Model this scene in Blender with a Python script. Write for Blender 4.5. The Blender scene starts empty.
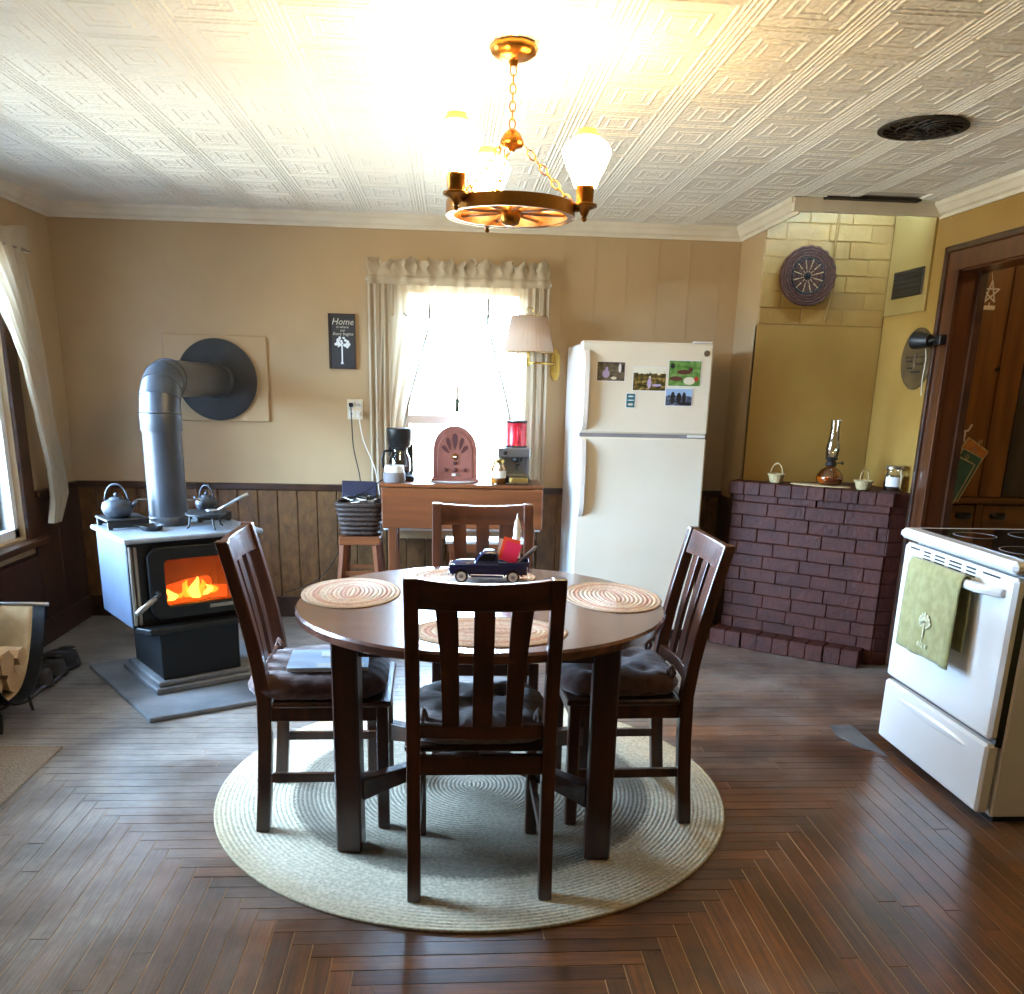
import bpy, bmesh, math, random
from mathutils import Vector, Matrix, Euler
random.seed(7)
SC = bpy.context.scene
COL = SC.collection
PI = math.pi

# ------------------------------------------------------------------ camera
F_PX, YAW, PITCH, ROLL, CAM_H, CY = 890.43, .0756, -.2782, .0244, 1.4177, 640.78
def make_camera():
    cy, sy, cp, sp = math.cos(YAW), math.sin(YAW), math.cos(PITCH), math.sin(PITCH)
    fw = Vector((sy*cp, cy*cp, sp)); rt = Vector((cy, -sy, 0)); up = rt.cross(fw)
    r2 = rt*math.cos(ROLL)+up*math.sin(ROLL); u2 = -rt*math.sin(ROLL)+up*math.cos(ROLL)
    cam = bpy.data.cameras.new('camera'); cam.sensor_fit = 'HORIZONTAL'; cam.sensor_width = 36
    cam.lens = F_PX/1024*36; cam.shift_y = (CY-497)/1024; cam.clip_start = .05
    o = bpy.data.objects.new('camera', cam); COL.objects.link(o)
    m = Matrix((r2, u2, -fw)).transposed().to_4x4(); m.translation = (0, 0, CAM_H)
    o.matrix_world = m; SC.camera = o
make_camera()

# ------------------------------------------------------------------ light
XL, XR, YB, YF, ZC = -2.204, 2.415, 5.506, -2.4, 2.33
WIN1 = (-.28, .46, .60, 1.97)       # back window: x0 x1 z0 z1
WIN2 = (2.70, 4.80, .60, 2.02)      # left window: y0 y1 z0 z1
world = bpy.data.worlds.new('world'); SC.world = world; world.use_nodes = True
wn, wl_ = world.node_tree.nodes, world.node_tree.links; bg = wn['Background']
def world_sky(strength, sky, ground):
    tc = wn.new('ShaderNodeTexCoord'); sp = wn.new('ShaderNodeSeparateXYZ'); wl_.new(tc.outputs['Generated'], sp.inputs[0])
    r = wn.new('ShaderNodeValToRGB'); e = r.color_ramp.elements        # overcast sky above, dull ground below the horizon
    e[0].position = .485; e[0].color = (*ground, 1); e[1].position = .515; e[1].color = (*sky, 1)
    m = wn.new('ShaderNodeMapRange'); m.inputs['From Min'].default_value = -1; wl_.new(sp.outputs['Z'], m.inputs[0])
    wl_.new(m.outputs[0], r.inputs[0]); wl_.new(r.outputs[0], bg.inputs[0]); bg.inputs[1].default_value = strength
world_sky(76, (.43, .68, 1), (.15, .16, .14))
def portal(name, loc, rot, sx, sy):
    l = bpy.data.lights.new(name, 'AREA'); l.shape = 'RECTANGLE'; l.size = sx; l.size_y = sy
    l.cycles.is_portal = True
    o = bpy.data.objects.new(name, l); COL.objects.link(o); o.location = loc; o.rotation_euler = rot
portal('daylight_back', ((WIN1[0]+WIN1[1])/2, YB+.14, 1.31), (-PI/2, 0, 0), .8, 1.5)
portal('daylight_left', (XL-.14, (WIN2[0]+WIN2[1])/2, 1.31), (0, -PI/2, 0), 1.5, 2.2)
SC.view_settings.view_transform = 'Standard'; SC.view_settings.look = 'None'
SC.view_settings.gamma = 1; SC.view_settings.use_curve_mapping = False
SC.view_settings.exposure = 0.55
SC.cycles.sample_clamp_indirect = 8

# ------------------------------------------------------------------ materials
def nodes(name):
    m = bpy.data.materials.new(name); m.use_nodes = True
    return m, m.node_tree.nodes, m.node_tree.links, m.node_tree.nodes['Principled BSDF']
def setc(s, c): s.default_value = (c[0], c[1], c[2], 1)
def S(r, g, b):   # sRGB 0-255 to linear
    return tuple(((x/255)/12.92 if x/255 <= .04045 else ((x/255+.055)/1.055)**2.4) for x in (r, g, b))
def mat(name, c, rough=.5, metal=0, c2=None, scale=6, bump=0, bscale=None, spec=.5, stretch=None, detail=4, contrast=.3, coat=0, world_co=False, sheen=0):
    m, N, L, B = nodes(name)
    B.inputs['Roughness'].default_value = rough; B.inputs['Metallic'].default_value = metal
    B.inputs['Specular IOR Level'].default_value = spec; B.inputs['Coat Weight'].default_value = coat
    B.inputs['Coat Roughness'].default_value = .15
    if sheen: B.inputs['Sheen Weight'].default_value = sheen
    setc(B.inputs['Base Color'], c)
    tc = N.new('ShaderNodeTexCoord'); mp = N.new('ShaderNodeMapping')
    if world_co:
        g = N.new('ShaderNodeNewGeometry'); L.new(g.outputs['Position'], mp.inputs[0])
    else: L.new(tc.outputs['Object'], mp.inputs[0])
    mp.inputs['Scale'].default_value = stretch or (1, 1, 1)
    if c2 is None: c2 = tuple(x*.86 for x in c)
    n = N.new('ShaderNodeTexNoise'); n.inputs['Scale'].default_value = scale; n.inputs['Detail'].default_value = detail
    L.new(mp.outputs[0], n.inputs['Vector'])
    r = N.new('ShaderNodeValToRGB'); r.color_ramp.elements[0].position = .5-contrast/2; r.color_ramp.elements[1].position = .5+contrast/2
    setc_e(r.color_ramp.elements[0], c2); setc_e(r.color_ramp.elements[1], c)
    L.new(n.outputs['Fac'], r.inputs[0]); L.new(r.outputs[0], B.inputs['Base Color'])
    if bump:
        n2 = N.new('ShaderNodeTexNoise'); n2.inputs['Scale'].default_value = bscale or scale*4; n2.inputs['Detail'].default_value = 3
        L.new(mp.outputs[0], n2.inputs['Vector'])
        b = N.new('ShaderNodeBump'); b.inputs['Strength'].default_value = bump; b.inputs['Distance'].default_value = .01
        L.new(n2.outputs['Fac'], b.inputs['Height']); L.new(b.outputs[0], B.inputs['Normal'])
    return m
def setc_e(e, c): e.color = (c[0], c[1], c[2], 1)
def emit(name, c, s):
    m, N, L, B = nodes(name)
    setc(B.inputs['Base Color'], c); setc(B.inputs['Emission Color'], c); B.inputs['Emission Strength'].default_value = s
    return m
def glass(name, tint=(1, 1, 1), opacity=.12, rough=.05):
    m, N, L, B = nodes(name); out = N['Material Output']
    t = N.new('ShaderNodeBsdfTransparent'); setc(t.inputs[0], tint)
    g = N.new('ShaderNodeBsdfGlossy'); g.inputs['Roughness'].default_value = rough
    lw = N.new('ShaderNodeFresnel'); lw.inputs[0].default_value = 1.45
    ad = N.new('ShaderNodeMath'); ad.operation = 'ADD'; ad.inputs[1].default_value = opacity*.3; L.new(lw.outputs[0], ad.inputs[0])
    mx = N.new('ShaderNodeMixShader'); L.new(ad.outputs[0], mx.inputs[0]); L.new(t.outputs[0], mx.inputs[1]); L.new(g.outputs[0], mx.inputs[2])
    L.new(mx.outputs[0], out.inputs[0]); return m
def sheer(name, c, trans=.35, tl=.6):
    m, N, L, B = nodes(name); out = N['Material Output']
    d = N.new('ShaderNodeBsdfDiffuse'); setc(d.inputs[0], c)
    t = N.new('ShaderNodeBsdfTranslucent'); setc(t.inputs[0], c)
    p = N.new('ShaderNodeBsdfTransparent')
    a = N.new('ShaderNodeMixShader'); a.inputs[0].default_value = tl; L.new(d.outputs[0], a.inputs[1]); L.new(t.outputs[0], a.inputs[2])
    b = N.new('ShaderNodeMixShader'); b.inputs[0].default_value = trans; L.new(a.outputs[0], b.inputs[1]); L.new(p.outputs[0], b.inputs[2])
    L.new(b.outputs[0], out.inputs[0]); return m
def wood(name, c, c2, rough=.35, stretch=(1, 1, .08), scale=22, coat=.2, bump=.05):
    return mat(name, c, rough, c2=c2, scale=scale, stretch=stretch, contrast=.5, coat=coat, bump=bump, detail=6)

def floor_mat():
    m, N, L, B = nodes('floorboards')
    uv = N.new('ShaderNodeUVMap'); uv.uv_map = 'grain'; rn = N.new('ShaderNodeUVMap'); rn.uv_map = 'rnd'
    sx = N.new('ShaderNodeSeparateXYZ'); L.new(rn.outputs[0], sx.inputs[0])
    mp = N.new('ShaderNodeMapping'); mp.inputs['Scale'].default_value = (2.2, 55, 1); L.new(uv.outputs[0], mp.inputs[0])
    n = N.new('ShaderNodeTexNoise'); n.inputs['Scale'].default_value = 1.6; n.inputs['Detail'].default_value = 6; n.inputs['Roughness'].default_value = .65
    L.new(mp.outputs[0], n.inputs['Vector'])
    r = N.new('ShaderNodeValToRGB'); e = r.color_ramp.elements
    e[0].position = .25; setc_e(e[0], S(44, 23, 10)); e[1].position = .75; setc_e(e[1], S(136, 80, 36))
    L.new(n.outputs['Fac'], r.inputs[0])
    hs = N.new('ShaderNodeHueSaturation'); L.new(r.outputs[0], hs.inputs['Color'])
    mv = N.new('ShaderNodeMapRange'); mv.inputs['To Min'].default_value = .62; mv.inputs['To Max'].default_value = 1.3; L.new(sx.outputs[0], mv.inputs[0]); L.new(mv.outputs[0], hs.inputs['Value'])
    # greyed, scuffed wear at the back; leftward greying also paints in window sheen
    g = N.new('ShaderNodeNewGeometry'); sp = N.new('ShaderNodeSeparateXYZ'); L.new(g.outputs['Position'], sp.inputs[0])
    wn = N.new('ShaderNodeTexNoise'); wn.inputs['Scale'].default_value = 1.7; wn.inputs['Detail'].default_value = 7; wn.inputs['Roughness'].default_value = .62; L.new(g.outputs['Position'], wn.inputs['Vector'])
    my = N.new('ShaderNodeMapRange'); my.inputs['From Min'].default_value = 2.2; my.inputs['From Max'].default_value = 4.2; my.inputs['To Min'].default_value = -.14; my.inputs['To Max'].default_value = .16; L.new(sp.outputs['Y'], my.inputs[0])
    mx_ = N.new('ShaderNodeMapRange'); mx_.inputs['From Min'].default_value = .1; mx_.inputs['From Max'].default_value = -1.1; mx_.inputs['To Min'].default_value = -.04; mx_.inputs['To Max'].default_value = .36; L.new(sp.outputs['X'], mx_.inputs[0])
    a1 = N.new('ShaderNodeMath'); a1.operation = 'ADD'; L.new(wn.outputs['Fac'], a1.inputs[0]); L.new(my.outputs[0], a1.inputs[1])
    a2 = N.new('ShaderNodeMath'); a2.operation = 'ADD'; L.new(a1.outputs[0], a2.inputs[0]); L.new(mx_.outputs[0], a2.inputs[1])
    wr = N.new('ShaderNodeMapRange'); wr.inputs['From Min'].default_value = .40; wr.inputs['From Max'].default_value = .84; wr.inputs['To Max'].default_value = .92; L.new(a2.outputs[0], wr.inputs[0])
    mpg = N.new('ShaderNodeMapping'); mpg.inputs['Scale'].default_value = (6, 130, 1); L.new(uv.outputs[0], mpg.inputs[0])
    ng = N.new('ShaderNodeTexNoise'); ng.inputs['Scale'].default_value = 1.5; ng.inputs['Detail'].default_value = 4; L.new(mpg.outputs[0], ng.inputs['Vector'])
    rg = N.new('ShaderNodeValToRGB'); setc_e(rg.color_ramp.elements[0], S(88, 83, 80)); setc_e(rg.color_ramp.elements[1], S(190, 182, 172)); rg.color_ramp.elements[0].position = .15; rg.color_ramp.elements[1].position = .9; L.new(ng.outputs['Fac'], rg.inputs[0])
    bn = N.new('ShaderNodeTexNoise'); bn.inputs['Scale'].default_value = 2.6; bn.inputs['Detail'].default_value = 9; bn.inputs['Roughness'].default_value = .7; L.new(g.outputs['Position'], bn.inputs['Vector'])
    bm_ = N.new('ShaderNodeMapRange'); bm_.inputs['From Min'].default_value = .35; bm_.inputs['From Max'].default_value = .65; bm_.inputs['To Min'].default_value = .45; bm_.inputs['To Max'].default_value = 1.3; L.new(bn.outputs['Fac'], bm_.inputs[0])
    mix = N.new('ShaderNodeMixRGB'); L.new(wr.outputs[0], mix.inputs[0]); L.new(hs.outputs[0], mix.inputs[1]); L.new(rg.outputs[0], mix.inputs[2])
    ml = N.new('ShaderNodeMixRGB'); ml.blend_type = 'MULTIPLY'; ml.inputs[0].default_value = 1; L.new(mix.outputs[0], ml.inputs[1]); L.new(bm_.outputs[0], ml.inputs[2])
    L.new(ml.outputs[0], B.inputs['Base Color'])
    rr = N.new('ShaderNodeMapRange'); rr.inputs['To Min'].default_value = .28; rr.inputs['To Max'].default_value = .38; L.new(wr.outputs[0], rr.inputs[0]); L.new(rr.outputs[0], B.inputs['Roughness'])
    b = N.new('ShaderNodeBump'); b.inputs['Strength'].default_value = .15; b.inputs['Distance'].default_value = .002; L.new(ng.outputs['Fac'], b.inputs['Height']); L.new(b.outputs[0], B.inputs['Normal'])
    B.inputs['Specular IOR Level'].default_value = .6; B.inputs['Coat Weight'].default_value = .5; B.inputs['Coat Roughness'].default_value = .34
    return m
def tile_mat():
    m, N, L, B = nodes('tin_ceiling')
    B.inputs['Roughness'].default_value = .42; B.inputs['Specular IOR Level'].default_value = .4
    g = N.new('ShaderNodeNewGeometry')
    n = N.new('ShaderNodeTexNoise'); n.inputs['Scale'].default_value = 1.2; n.inputs['Detail'].default_value = 5; L.new(g.outputs['Position'], n.inputs['Vector'])
    r = N.new('ShaderNodeValToRGB'); setc_e(r.color_ramp.elements[0], S(228, 224, 215)); setc_e(r.color_ramp.elements[1], S(242, 239, 231)); r.color_ramp.elements[0].position = .35; r.color_ramp.elements[1].position = .65
    L.new(n.outputs['Fac'], r.inputs[0]); L.new(r.outputs[0], B.inputs['Base Color'])
    uv = N.new('ShaderNodeTexCoord')
    v = N.new('ShaderNodeTexVoronoi'); v.inputs['Scale'].default_value = 58; L.new(uv.outputs['Object'], v.inputs['Vector'])
    n2 = N.new('ShaderNodeTexNoise'); n2.inputs['Scale'].default_value = 60; L.new(uv.outputs['Object'], n2.inputs['Vector'])
    mu = N.new('ShaderNodeMath'); mu.operation = 'ADD'; L.new(v.outputs['Distance'], mu.inputs[0]); L.new(n2.outputs['Fac'], mu.inputs[1])
    b = N.new('ShaderNodeBump'); b.inputs['Strength'].default_value = .65; b.inputs['Distance'].default_value = .0034
    L.new(mu.outputs[0], b.inputs['Height']); L.new(b.outputs[0], B.inputs['Normal'])
    return m
def ring_mat(name, cols, fine):
    """braided coils: colour by coil (uv 'coil'), fine relief from the plait"""
    m, N, L, B = nodes(name); B.inputs['Roughness'].default_value = .95; B.inputs['Specular IOR Level'].default_value = .1
    tc = N.new('ShaderNodeTexCoord'); uvm = N.new('ShaderNodeUVMap'); uvm.uv_map = 'coil'; ln = N.new('ShaderNodeSeparateXYZ'); L.new(uvm.outputs[0], ln.inputs[0])
    nn = N.new('ShaderNodeTexNoise'); nn.inputs['Scale'].default_value = fine; nn.inputs['Detail'].default_value = 2; L.new(tc.outputs['Object'], nn.inputs['Vector'])
    ad = N.new('ShaderNodeMath'); ad.operation = 'MULTIPLY_ADD'; L.new(nn.outputs['Fac'], ad.inputs[0]); ad.inputs[1].default_value = .03; L.new(ln.outputs['X'], ad.inputs[2])
    r = N.new('ShaderNodeValToRGB'); r.color_ramp.interpolation = 'LINEAR'
    els = r.color_ramp.elements
    for i, (p, c) in enumerate(cols):
        e = els[i] if i < 2 else els.new(p)
        e.position = p; setc_e(e, c)
    L.new(ad.outputs[0], r.inputs[0])
    hv = N.new('ShaderNodeHueSaturation'); L.new(r.outputs[0], hv.inputs['Color'])
    mr = N.new('ShaderNodeMapRange'); mr.inputs['From Min'].default_value = .3; mr.inputs['From Max'].default_value = .7; mr.inputs['To Min'].default_value = .72; mr.inputs['To Max'].default_value = 1.15; L.new(nn.outputs['Fac'], mr.inputs[0]); L.new(mr.outputs[0], hv.inputs['Value'])
    L.new(hv.outputs[0], B.inputs['Base Color'])
    b = N.new('ShaderNodeBump'); b.inputs['Strength'].default_value = .6; b.inputs['Distance'].default_value = .004; L.new(nn.outputs['Fac'], b.inputs['Height']); L.new(b.outputs[0], B.inputs['Normal'])
    return m
def photo_mat(name, cols, scale=9, horizon=None):
    """a small printed snapshot: patches of colour, with an optional sky over ground"""
    m, N, L, B = nodes(name); B.inputs['Roughness'].default_value = .3
    tc = N.new('ShaderNodeTexCoord'); v = N.new('ShaderNodeTexNoise'); v.inputs['Scale'].default_value = scale; v.inputs['Detail'].default_value = 3; L.new(tc.outputs['Generated'], v.inputs['Vector'])
    r = N.new('ShaderNodeValToRGB'); els = r.color_ramp.elements
    for i, c in enumerate(cols):
        p = .32+.36*i/(len(cols)-1); e = els[i] if i < 2 else els.new(p); e.position = p; setc_e(e, c)
    L.new(v.outputs['Fac'], r.inputs[0]); o = r.outputs[0]
    if horizon:
        hz, sky = horizon; sp = N.new('ShaderNodeSeparateXYZ'); L.new(tc.outputs['Generated'], sp.inputs[0])
        ad = N.new('ShaderNodeMath'); ad.operation = 'MULTIPLY_ADD'; L.new(v.outputs['Fac'], ad.inputs[0]); ad.inputs[1].default_value = .5; L.new(sp.outputs['Z'], ad.inputs[2])
        gt = N.new('ShaderNodeMath'); gt.operation = 'GREATER_THAN'; gt.inputs[1].default_value = hz+.25; L.new(ad.outputs[0], gt.inputs[0])
        mx = N.new('ShaderNodeMixRGB'); L.new(gt.outputs[0], mx.inputs[0]); L.new(o, mx.inputs[1]); setc(mx.inputs[2], sky); o = mx.outputs[0]
    L.new(o, B.inputs['Base Color']); return m

M = {}
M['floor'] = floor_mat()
M['tile'] = tile_mat()
M['subfloor'] = mat('subfloor', S(232, 204, 168), .8, c2=S(176, 144, 110), scale=3, world_co=True)
M['ceil_plain'] = mat('ceiling_paint', S(214, 208, 196), .6, world_co=True, scale=2)
M['wall_tan'] = mat('tan_wall_paint', S(184, 158, 122), .42, c2=S(170, 143, 106), scale=1.6, detail=6, contrast=.5, bump=.08, bscale=9, world_co=True)
M['wall_yellow'] = mat('mustard_wall_paint', S(166, 132, 68), .38, c2=S(140, 104, 46), scale=2.2, detail=6, contrast=.5, bump=.12, bscale=10, world_co=True)
M['brick_yellow'] = mat('mustard_painted_brick', S(168, 132, 66), .5, c2=S(140, 104, 44), scale=7, contrast=.5, bump=.5, bscale=26, world_co=True)
M['panel_yellow'] = mat('pale_mustard_panel', S(158, 134, 78), .4, c2=S(146, 120, 64), scale=3, world_co=True)
M['wainscot'] = mat('brown_wainscot', S(124, 88, 50), .42, c2=S(68, 42, 21), scale=30, stretch=(1, 1, .6), contrast=.6, bump=.25, bscale=60, world_co=True, detail=6)
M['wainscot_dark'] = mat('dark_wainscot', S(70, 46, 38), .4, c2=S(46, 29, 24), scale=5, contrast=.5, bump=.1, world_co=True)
M['trim_dark'] = mat('dark_trim', S(74, 46, 30), .35, c2=S(44, 26, 17), scale=9, coat=.15, world_co=True)
M['casing'] = mat('varnished_casing', S(98, 56, 28), .3, c2=S(54, 26, 13), scale=18, stretch=(1, 1, .08), contrast=.55, coat=.3, world_co=True, detail=6)
M['white_trim'] = mat('cream_trim_paint', S(226, 218, 202), .4, c2=S(206, 196, 176), scale=5, contrast=.5, world_co=True)
M['white_win'] = mat('white_window_paint', S(232, 232, 230), .4)
M['brick_red'] = mat('red_painted_brick', S(76, 35, 25), .6, spec=.3, c2=S(52, 23, 17), scale=11, contrast=.5, bump=.5, bscale=40, world_co=True)
M['mortar_red'] = mat('red_painted_mortar', S(50, 23, 17), .8, world_co=True)
M['mortar_yellow'] = mat('mustard_mortar', S(146, 110, 50), .7, world_co=True)
M['chair'] = wood('dark_chair_wood', S(94, 54, 35), S(40, 21, 14), .3)
M['chair_x'] = wood('dark_chair_wood_cross', S(94, 54, 35), S(40, 21, 14), .3, stretch=(.08, 1, 1))
M['table_top'] = wood('tabletop_wood', S(116, 72, 54), S(66, 36, 26), .26, stretch=(.06, 1, 1), scale=30, coat=.9, bump=.02)
M['table_leg'] = wood('table_leg_wood', S(80, 42, 26), S(36, 18, 11), .32)
M['oak'] = wood('honey_oak', S(140, 82, 46), S(96, 52, 27), .35, stretch=(.08, 1, 1), scale=18)
M['oak_v'] = wood('honey_oak_upright', S(132, 76, 42), S(90, 48, 25), .35, scale=18)
M['cab'] = wood('cabinet_oak', S(140, 94, 44), S(82, 48, 20), .35, scale=16)
M['cab_x'] = wood('cabinet_oak_cross', S(134, 90, 44), S(80, 48, 20), .35, stretch=(.08, 1, 1), scale=16)
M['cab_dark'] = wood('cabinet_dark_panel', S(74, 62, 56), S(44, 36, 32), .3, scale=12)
M['white_enamel'] = mat('white_enamel', S(232, 228, 224), .28, c2=S(226, 222, 216), scale=2, coat=.3)
M['cream_enamel'] = mat('cream_enamel', S(226, 216, 196), .3, c2=S(221, 210, 188), scale=3, coat=.2)
M['handle_cream'] = mat('cream_handle', S(226, 214, 200), .35)
M['black_glass'] = mat('black_cooktop_glass', S(20, 20, 22), .08, coat=.5)
M['black'] = mat('black_plastic', S(20, 19, 20), .4)
M['black_iron'] = mat('black_cast_iron', S(30, 31, 34), .5, c2=S(18, 18, 20), scale=20, bump=.1)
M['stove_black'] = mat('stove_black_steel', S(15, 16, 19), .5, spec=.3, c2=S(8, 9, 11), scale=9, contrast=.5, bump=.04)
M['stove_grey'] = mat('stove_grey_steel', S(78, 88, 108), .42, metal=.1, c2=S(54, 62, 78), scale=4, contrast=.6)
M['stove_top'] = mat('stove_top_steel', S(150, 158, 168), .38, metal=.1, c2=S(112, 120, 130), scale=6, contrast=.5)
M['pipe'] = mat('stovepipe_steel', S(84, 88, 96), .36, metal=.45, c2=S(58, 61, 68), scale=5, contrast=.6)
M['nickel'] = mat('nickel_trim', S(150, 140, 128), .3, metal=.8)
M['slate'] = mat('slate_hearth', S(128, 130, 134), .5, c2=S(66, 70, 76), scale=4, detail=9, contrast=.45, bump=.15)
M['flue_disk'] = mat('dark_flue_disk', S(36, 39, 46), .45, c2=S(28, 30, 36), scale=5)
M['brass'] = mat('antique_brass', S(176, 122, 52), .28, metal=.95, c2=S(132, 84, 32), scale=8)
M['brass_bright'] = mat('bright_brass', S(212, 178, 96), .2, metal=1)
M['wheel_wood'] = mat('chandelier_wheel_wood', S(150, 96, 44), .35, c2=S(110, 66, 28), scale=14, coat=.3)
M['shade_glow'] = emit('lit_milk_glass', S(255, 216, 146), 64)
M['shade_rim'] = emit('lit_milk_glass_rim', S(255, 190, 84), 1.1)
M['kettle'] = mat('grey_cast_iron_kettle', S(58, 65, 76), .5, c2=S(44, 50, 58), scale=24, bump=.25, bscale=60)
M['steel'] = mat('brushed_steel', S(178, 178, 180), .28, metal=.9)
M['curtain'] = sheer('sheer_beige_curtain', S(214, 198, 172), .34, .45)
M['curtain_d'] = sheer('gathered_beige_curtain', S(190, 174, 150), .03, .22)
M['hem'] = mat('grey_beige_hem', S(150, 140, 126), .9, spec=.1)
M['lampshade'] = sheer('pleated_lampshade_cloth', S(226, 204, 184), .0, .45)
M['pane'] = glass('window_glass', (1, 1, 1), .05)
M['clear'] = glass('clear_glass', (.96, .95, .9), .4)
M['stove_glass'] = sheer('sooty_stove_glass', S(220, 150, 120), .62, .85)
M['amber'] = glass('amber_oil_glass', (.8, .58, .22), .4)
M['honey'] = mat('honey', S(206, 130, 36), .15, coat=.4)
M['cushion'] = mat('brown_cushion_cloth', S(112, 82, 72), .9, c2=S(84, 58, 50), scale=26, bump=.2, bscale=160, spec=.2, sheen=.3)
M['cushion_tan'] = mat('taupe_cushion_cloth', S(134, 114, 102), .9, c2=S(104, 86, 78), scale=20, bump=.2, bscale=160, spec=.2, sheen=.3)  # brown cushion cloth in a paler tone, light painted in
M['wicker'] = mat('dark_wicker', S(64, 42, 30), .6, c2=S(32, 20, 14), scale=60, contrast=.6, bump=.6, bscale=90)
M['straw'] = mat('pale_straw', S(206, 186, 142), .8, c2=S(160, 134, 88), scale=80, contrast=.6, bump=.5, bscale=120)
M['woven_dark'] = mat('woven_reed', S(96, 56, 36), .6, c2=S(50, 26, 18), scale=50, contrast=.6, bump=.5, bscale=90)
M['rug'] = ring_mat('braided_rug', [(0, S(176, 166, 148)), (.25, S(158, 148, 130)), (.60, S(150, 140, 122)), (.66, S(128, 119, 104)), (.71, S(134, 124, 108)), (.74, S(204, 190, 164)), (.9, S(208, 194, 168)), (1, S(198, 180, 148))], 90)
M['placemat'] = ring_mat('braided_placemat', [(0, S(204, 188, 170)), (.2, S(184, 150, 136)), (.3, S(204, 190, 174)), (.42, S(192, 164, 150)), (.52, S(202, 188, 170)), (.64, S(196, 178, 160)), (.74, S(180, 138, 122)), (.84, S(198, 180, 160)), (1, S(170, 146, 124))], 160)
M['mat'] = mat('oatmeal_woven_mat', S(168, 152, 134), .95, c2=S(112, 98, 86), scale=120, contrast=.5, bump=.6, bscale=160, spec=.1)
M['canvas'] = mat('tan_canvas', S(186, 160, 122), .85, c2=S(150, 126, 92), scale=9, bump=.15, spec=.2)
M['canvas_black'] = mat('black_canvas', S(14, 14, 17), .7, spec=.2, c2=S(8, 8, 10), scale=14, bump=.2)
M['bark'] = mat('split_log', S(196, 160, 112), .85, c2=S(140, 104, 64), scale=14, stretch=(1, .15, 1), contrast=.6, bump=.4)
M['bark_d'] = mat('log_bark', S(92, 66, 46), .9, c2=S(58, 40, 28), scale=22, bump=.6)
M['shoe'] = mat('dark_shoe_leather', S(62, 58, 58), .5, c2=S(40, 38, 40), scale=14)
M['tray'] = mat('boot_tray_rubber', S(84, 88, 96), .25, c2=S(60, 62, 68), scale=6)
M['truck'] = mat('navy_truck_paint', S(22, 34, 78), .14, coat=.6, c2=S(18, 28, 66))
M['white'] = mat('white_plastic', S(232, 230, 226), .4)
M['grey'] = mat('grey_cloth', S(132, 126, 126), .7, bump=.1, bscale=200)
M['ivory'] = mat('ivory_plastic', S(222, 212, 190), .4)
M['pink'] = mat('hot_pink_card', S(255, 60, 124), .6, c2=S(250, 54, 116))
M['orange'] = mat('orange_card', S(250, 96, 44), .6)
M['wax'] = mat('white_wax', S(238, 232, 220), .45)
M['red'] = mat('red_enamel', S(206, 36, 52), .3, c2=S(190, 26, 44), coat=.3)
M['radio'] = mat('radio_brown_wood', S(146, 92, 80), .4, c2=S(122, 72, 62), scale=12, stretch=(1, 1, .2))
M['radio_d'] = mat('radio_grille_cloth', S(82, 40, 38), .8, bump=.2, bscale=200)
M['towel'] = mat('sage_towel', S(160, 154, 106), .95, c2=S(140, 134, 88), scale=30, bump=.35, bscale=220, spec=.1, sheen=.3)
M['towel_print'] = mat('pale_embroidery', S(214, 208, 170), .9)
M['paper'] = mat('magazine_cover', S(196, 208, 220), .35, c2=S(150, 172, 200), scale=5, contrast=.6)
M['paper_w'] = mat('white_paper', S(226, 222, 210), .7)
M['sign'] = mat('charcoal_sign_board', S(46, 46, 48), .6)
M['sign_frame'] = mat('sign_frame_wood', S(52, 34, 30), .5)
M['silver'] = mat('silver_print', S(230, 236, 236), .3)
M['ink'] = mat('pale_ink', S(206, 200, 184), .6)
M['grate'] = mat('dark_iron_grate', S(34, 23, 17), .6, c2=S(18, 12, 9), scale=30)
M['blue_dark'] = mat('navy_cloth', S(34, 34, 58), .7)
M['green'] = mat('green_quilted_cloth', S(70, 104, 84), .9, c2=S(50, 82, 66), scale=10)
M['orange_cloth'] = mat('orange_print_cloth', S(206, 140, 70), .9, c2=S(170, 96, 48), scale=22, contrast=.5)
M['plate'] = mat('embossed_flue_plate', S(112, 92, 58), .4, metal=.4, c2=S(78, 62, 40), scale=12, contrast=.6, bump=.5, bscale=26)
M['wax_dark'] = mat('dark_candle_wax', S(60, 44, 34), .3)
M['plaster_soot'] = mat('firebrick', S(120, 84, 60), .9, c2=S(70, 46, 34), scale=10, bump=.4)
M['flame'] = emit('flame', S(255, 140, 36), 3.2)
M['flame_core'] = emit('flame_core', S(255, 196, 70), 6)
M['ember'] = emit('glowing_log', S(255, 84, 22), 1.3)
M['bulb'] = emit('lit_bulb', S(255, 214, 150), 60)  # glow of the added pantry bulb
M['butter'] = mat('butter', S(236, 214, 140), .5)
M['bulb_green'] = mat('green_glass_base', S(60, 70, 50), .2)

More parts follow.
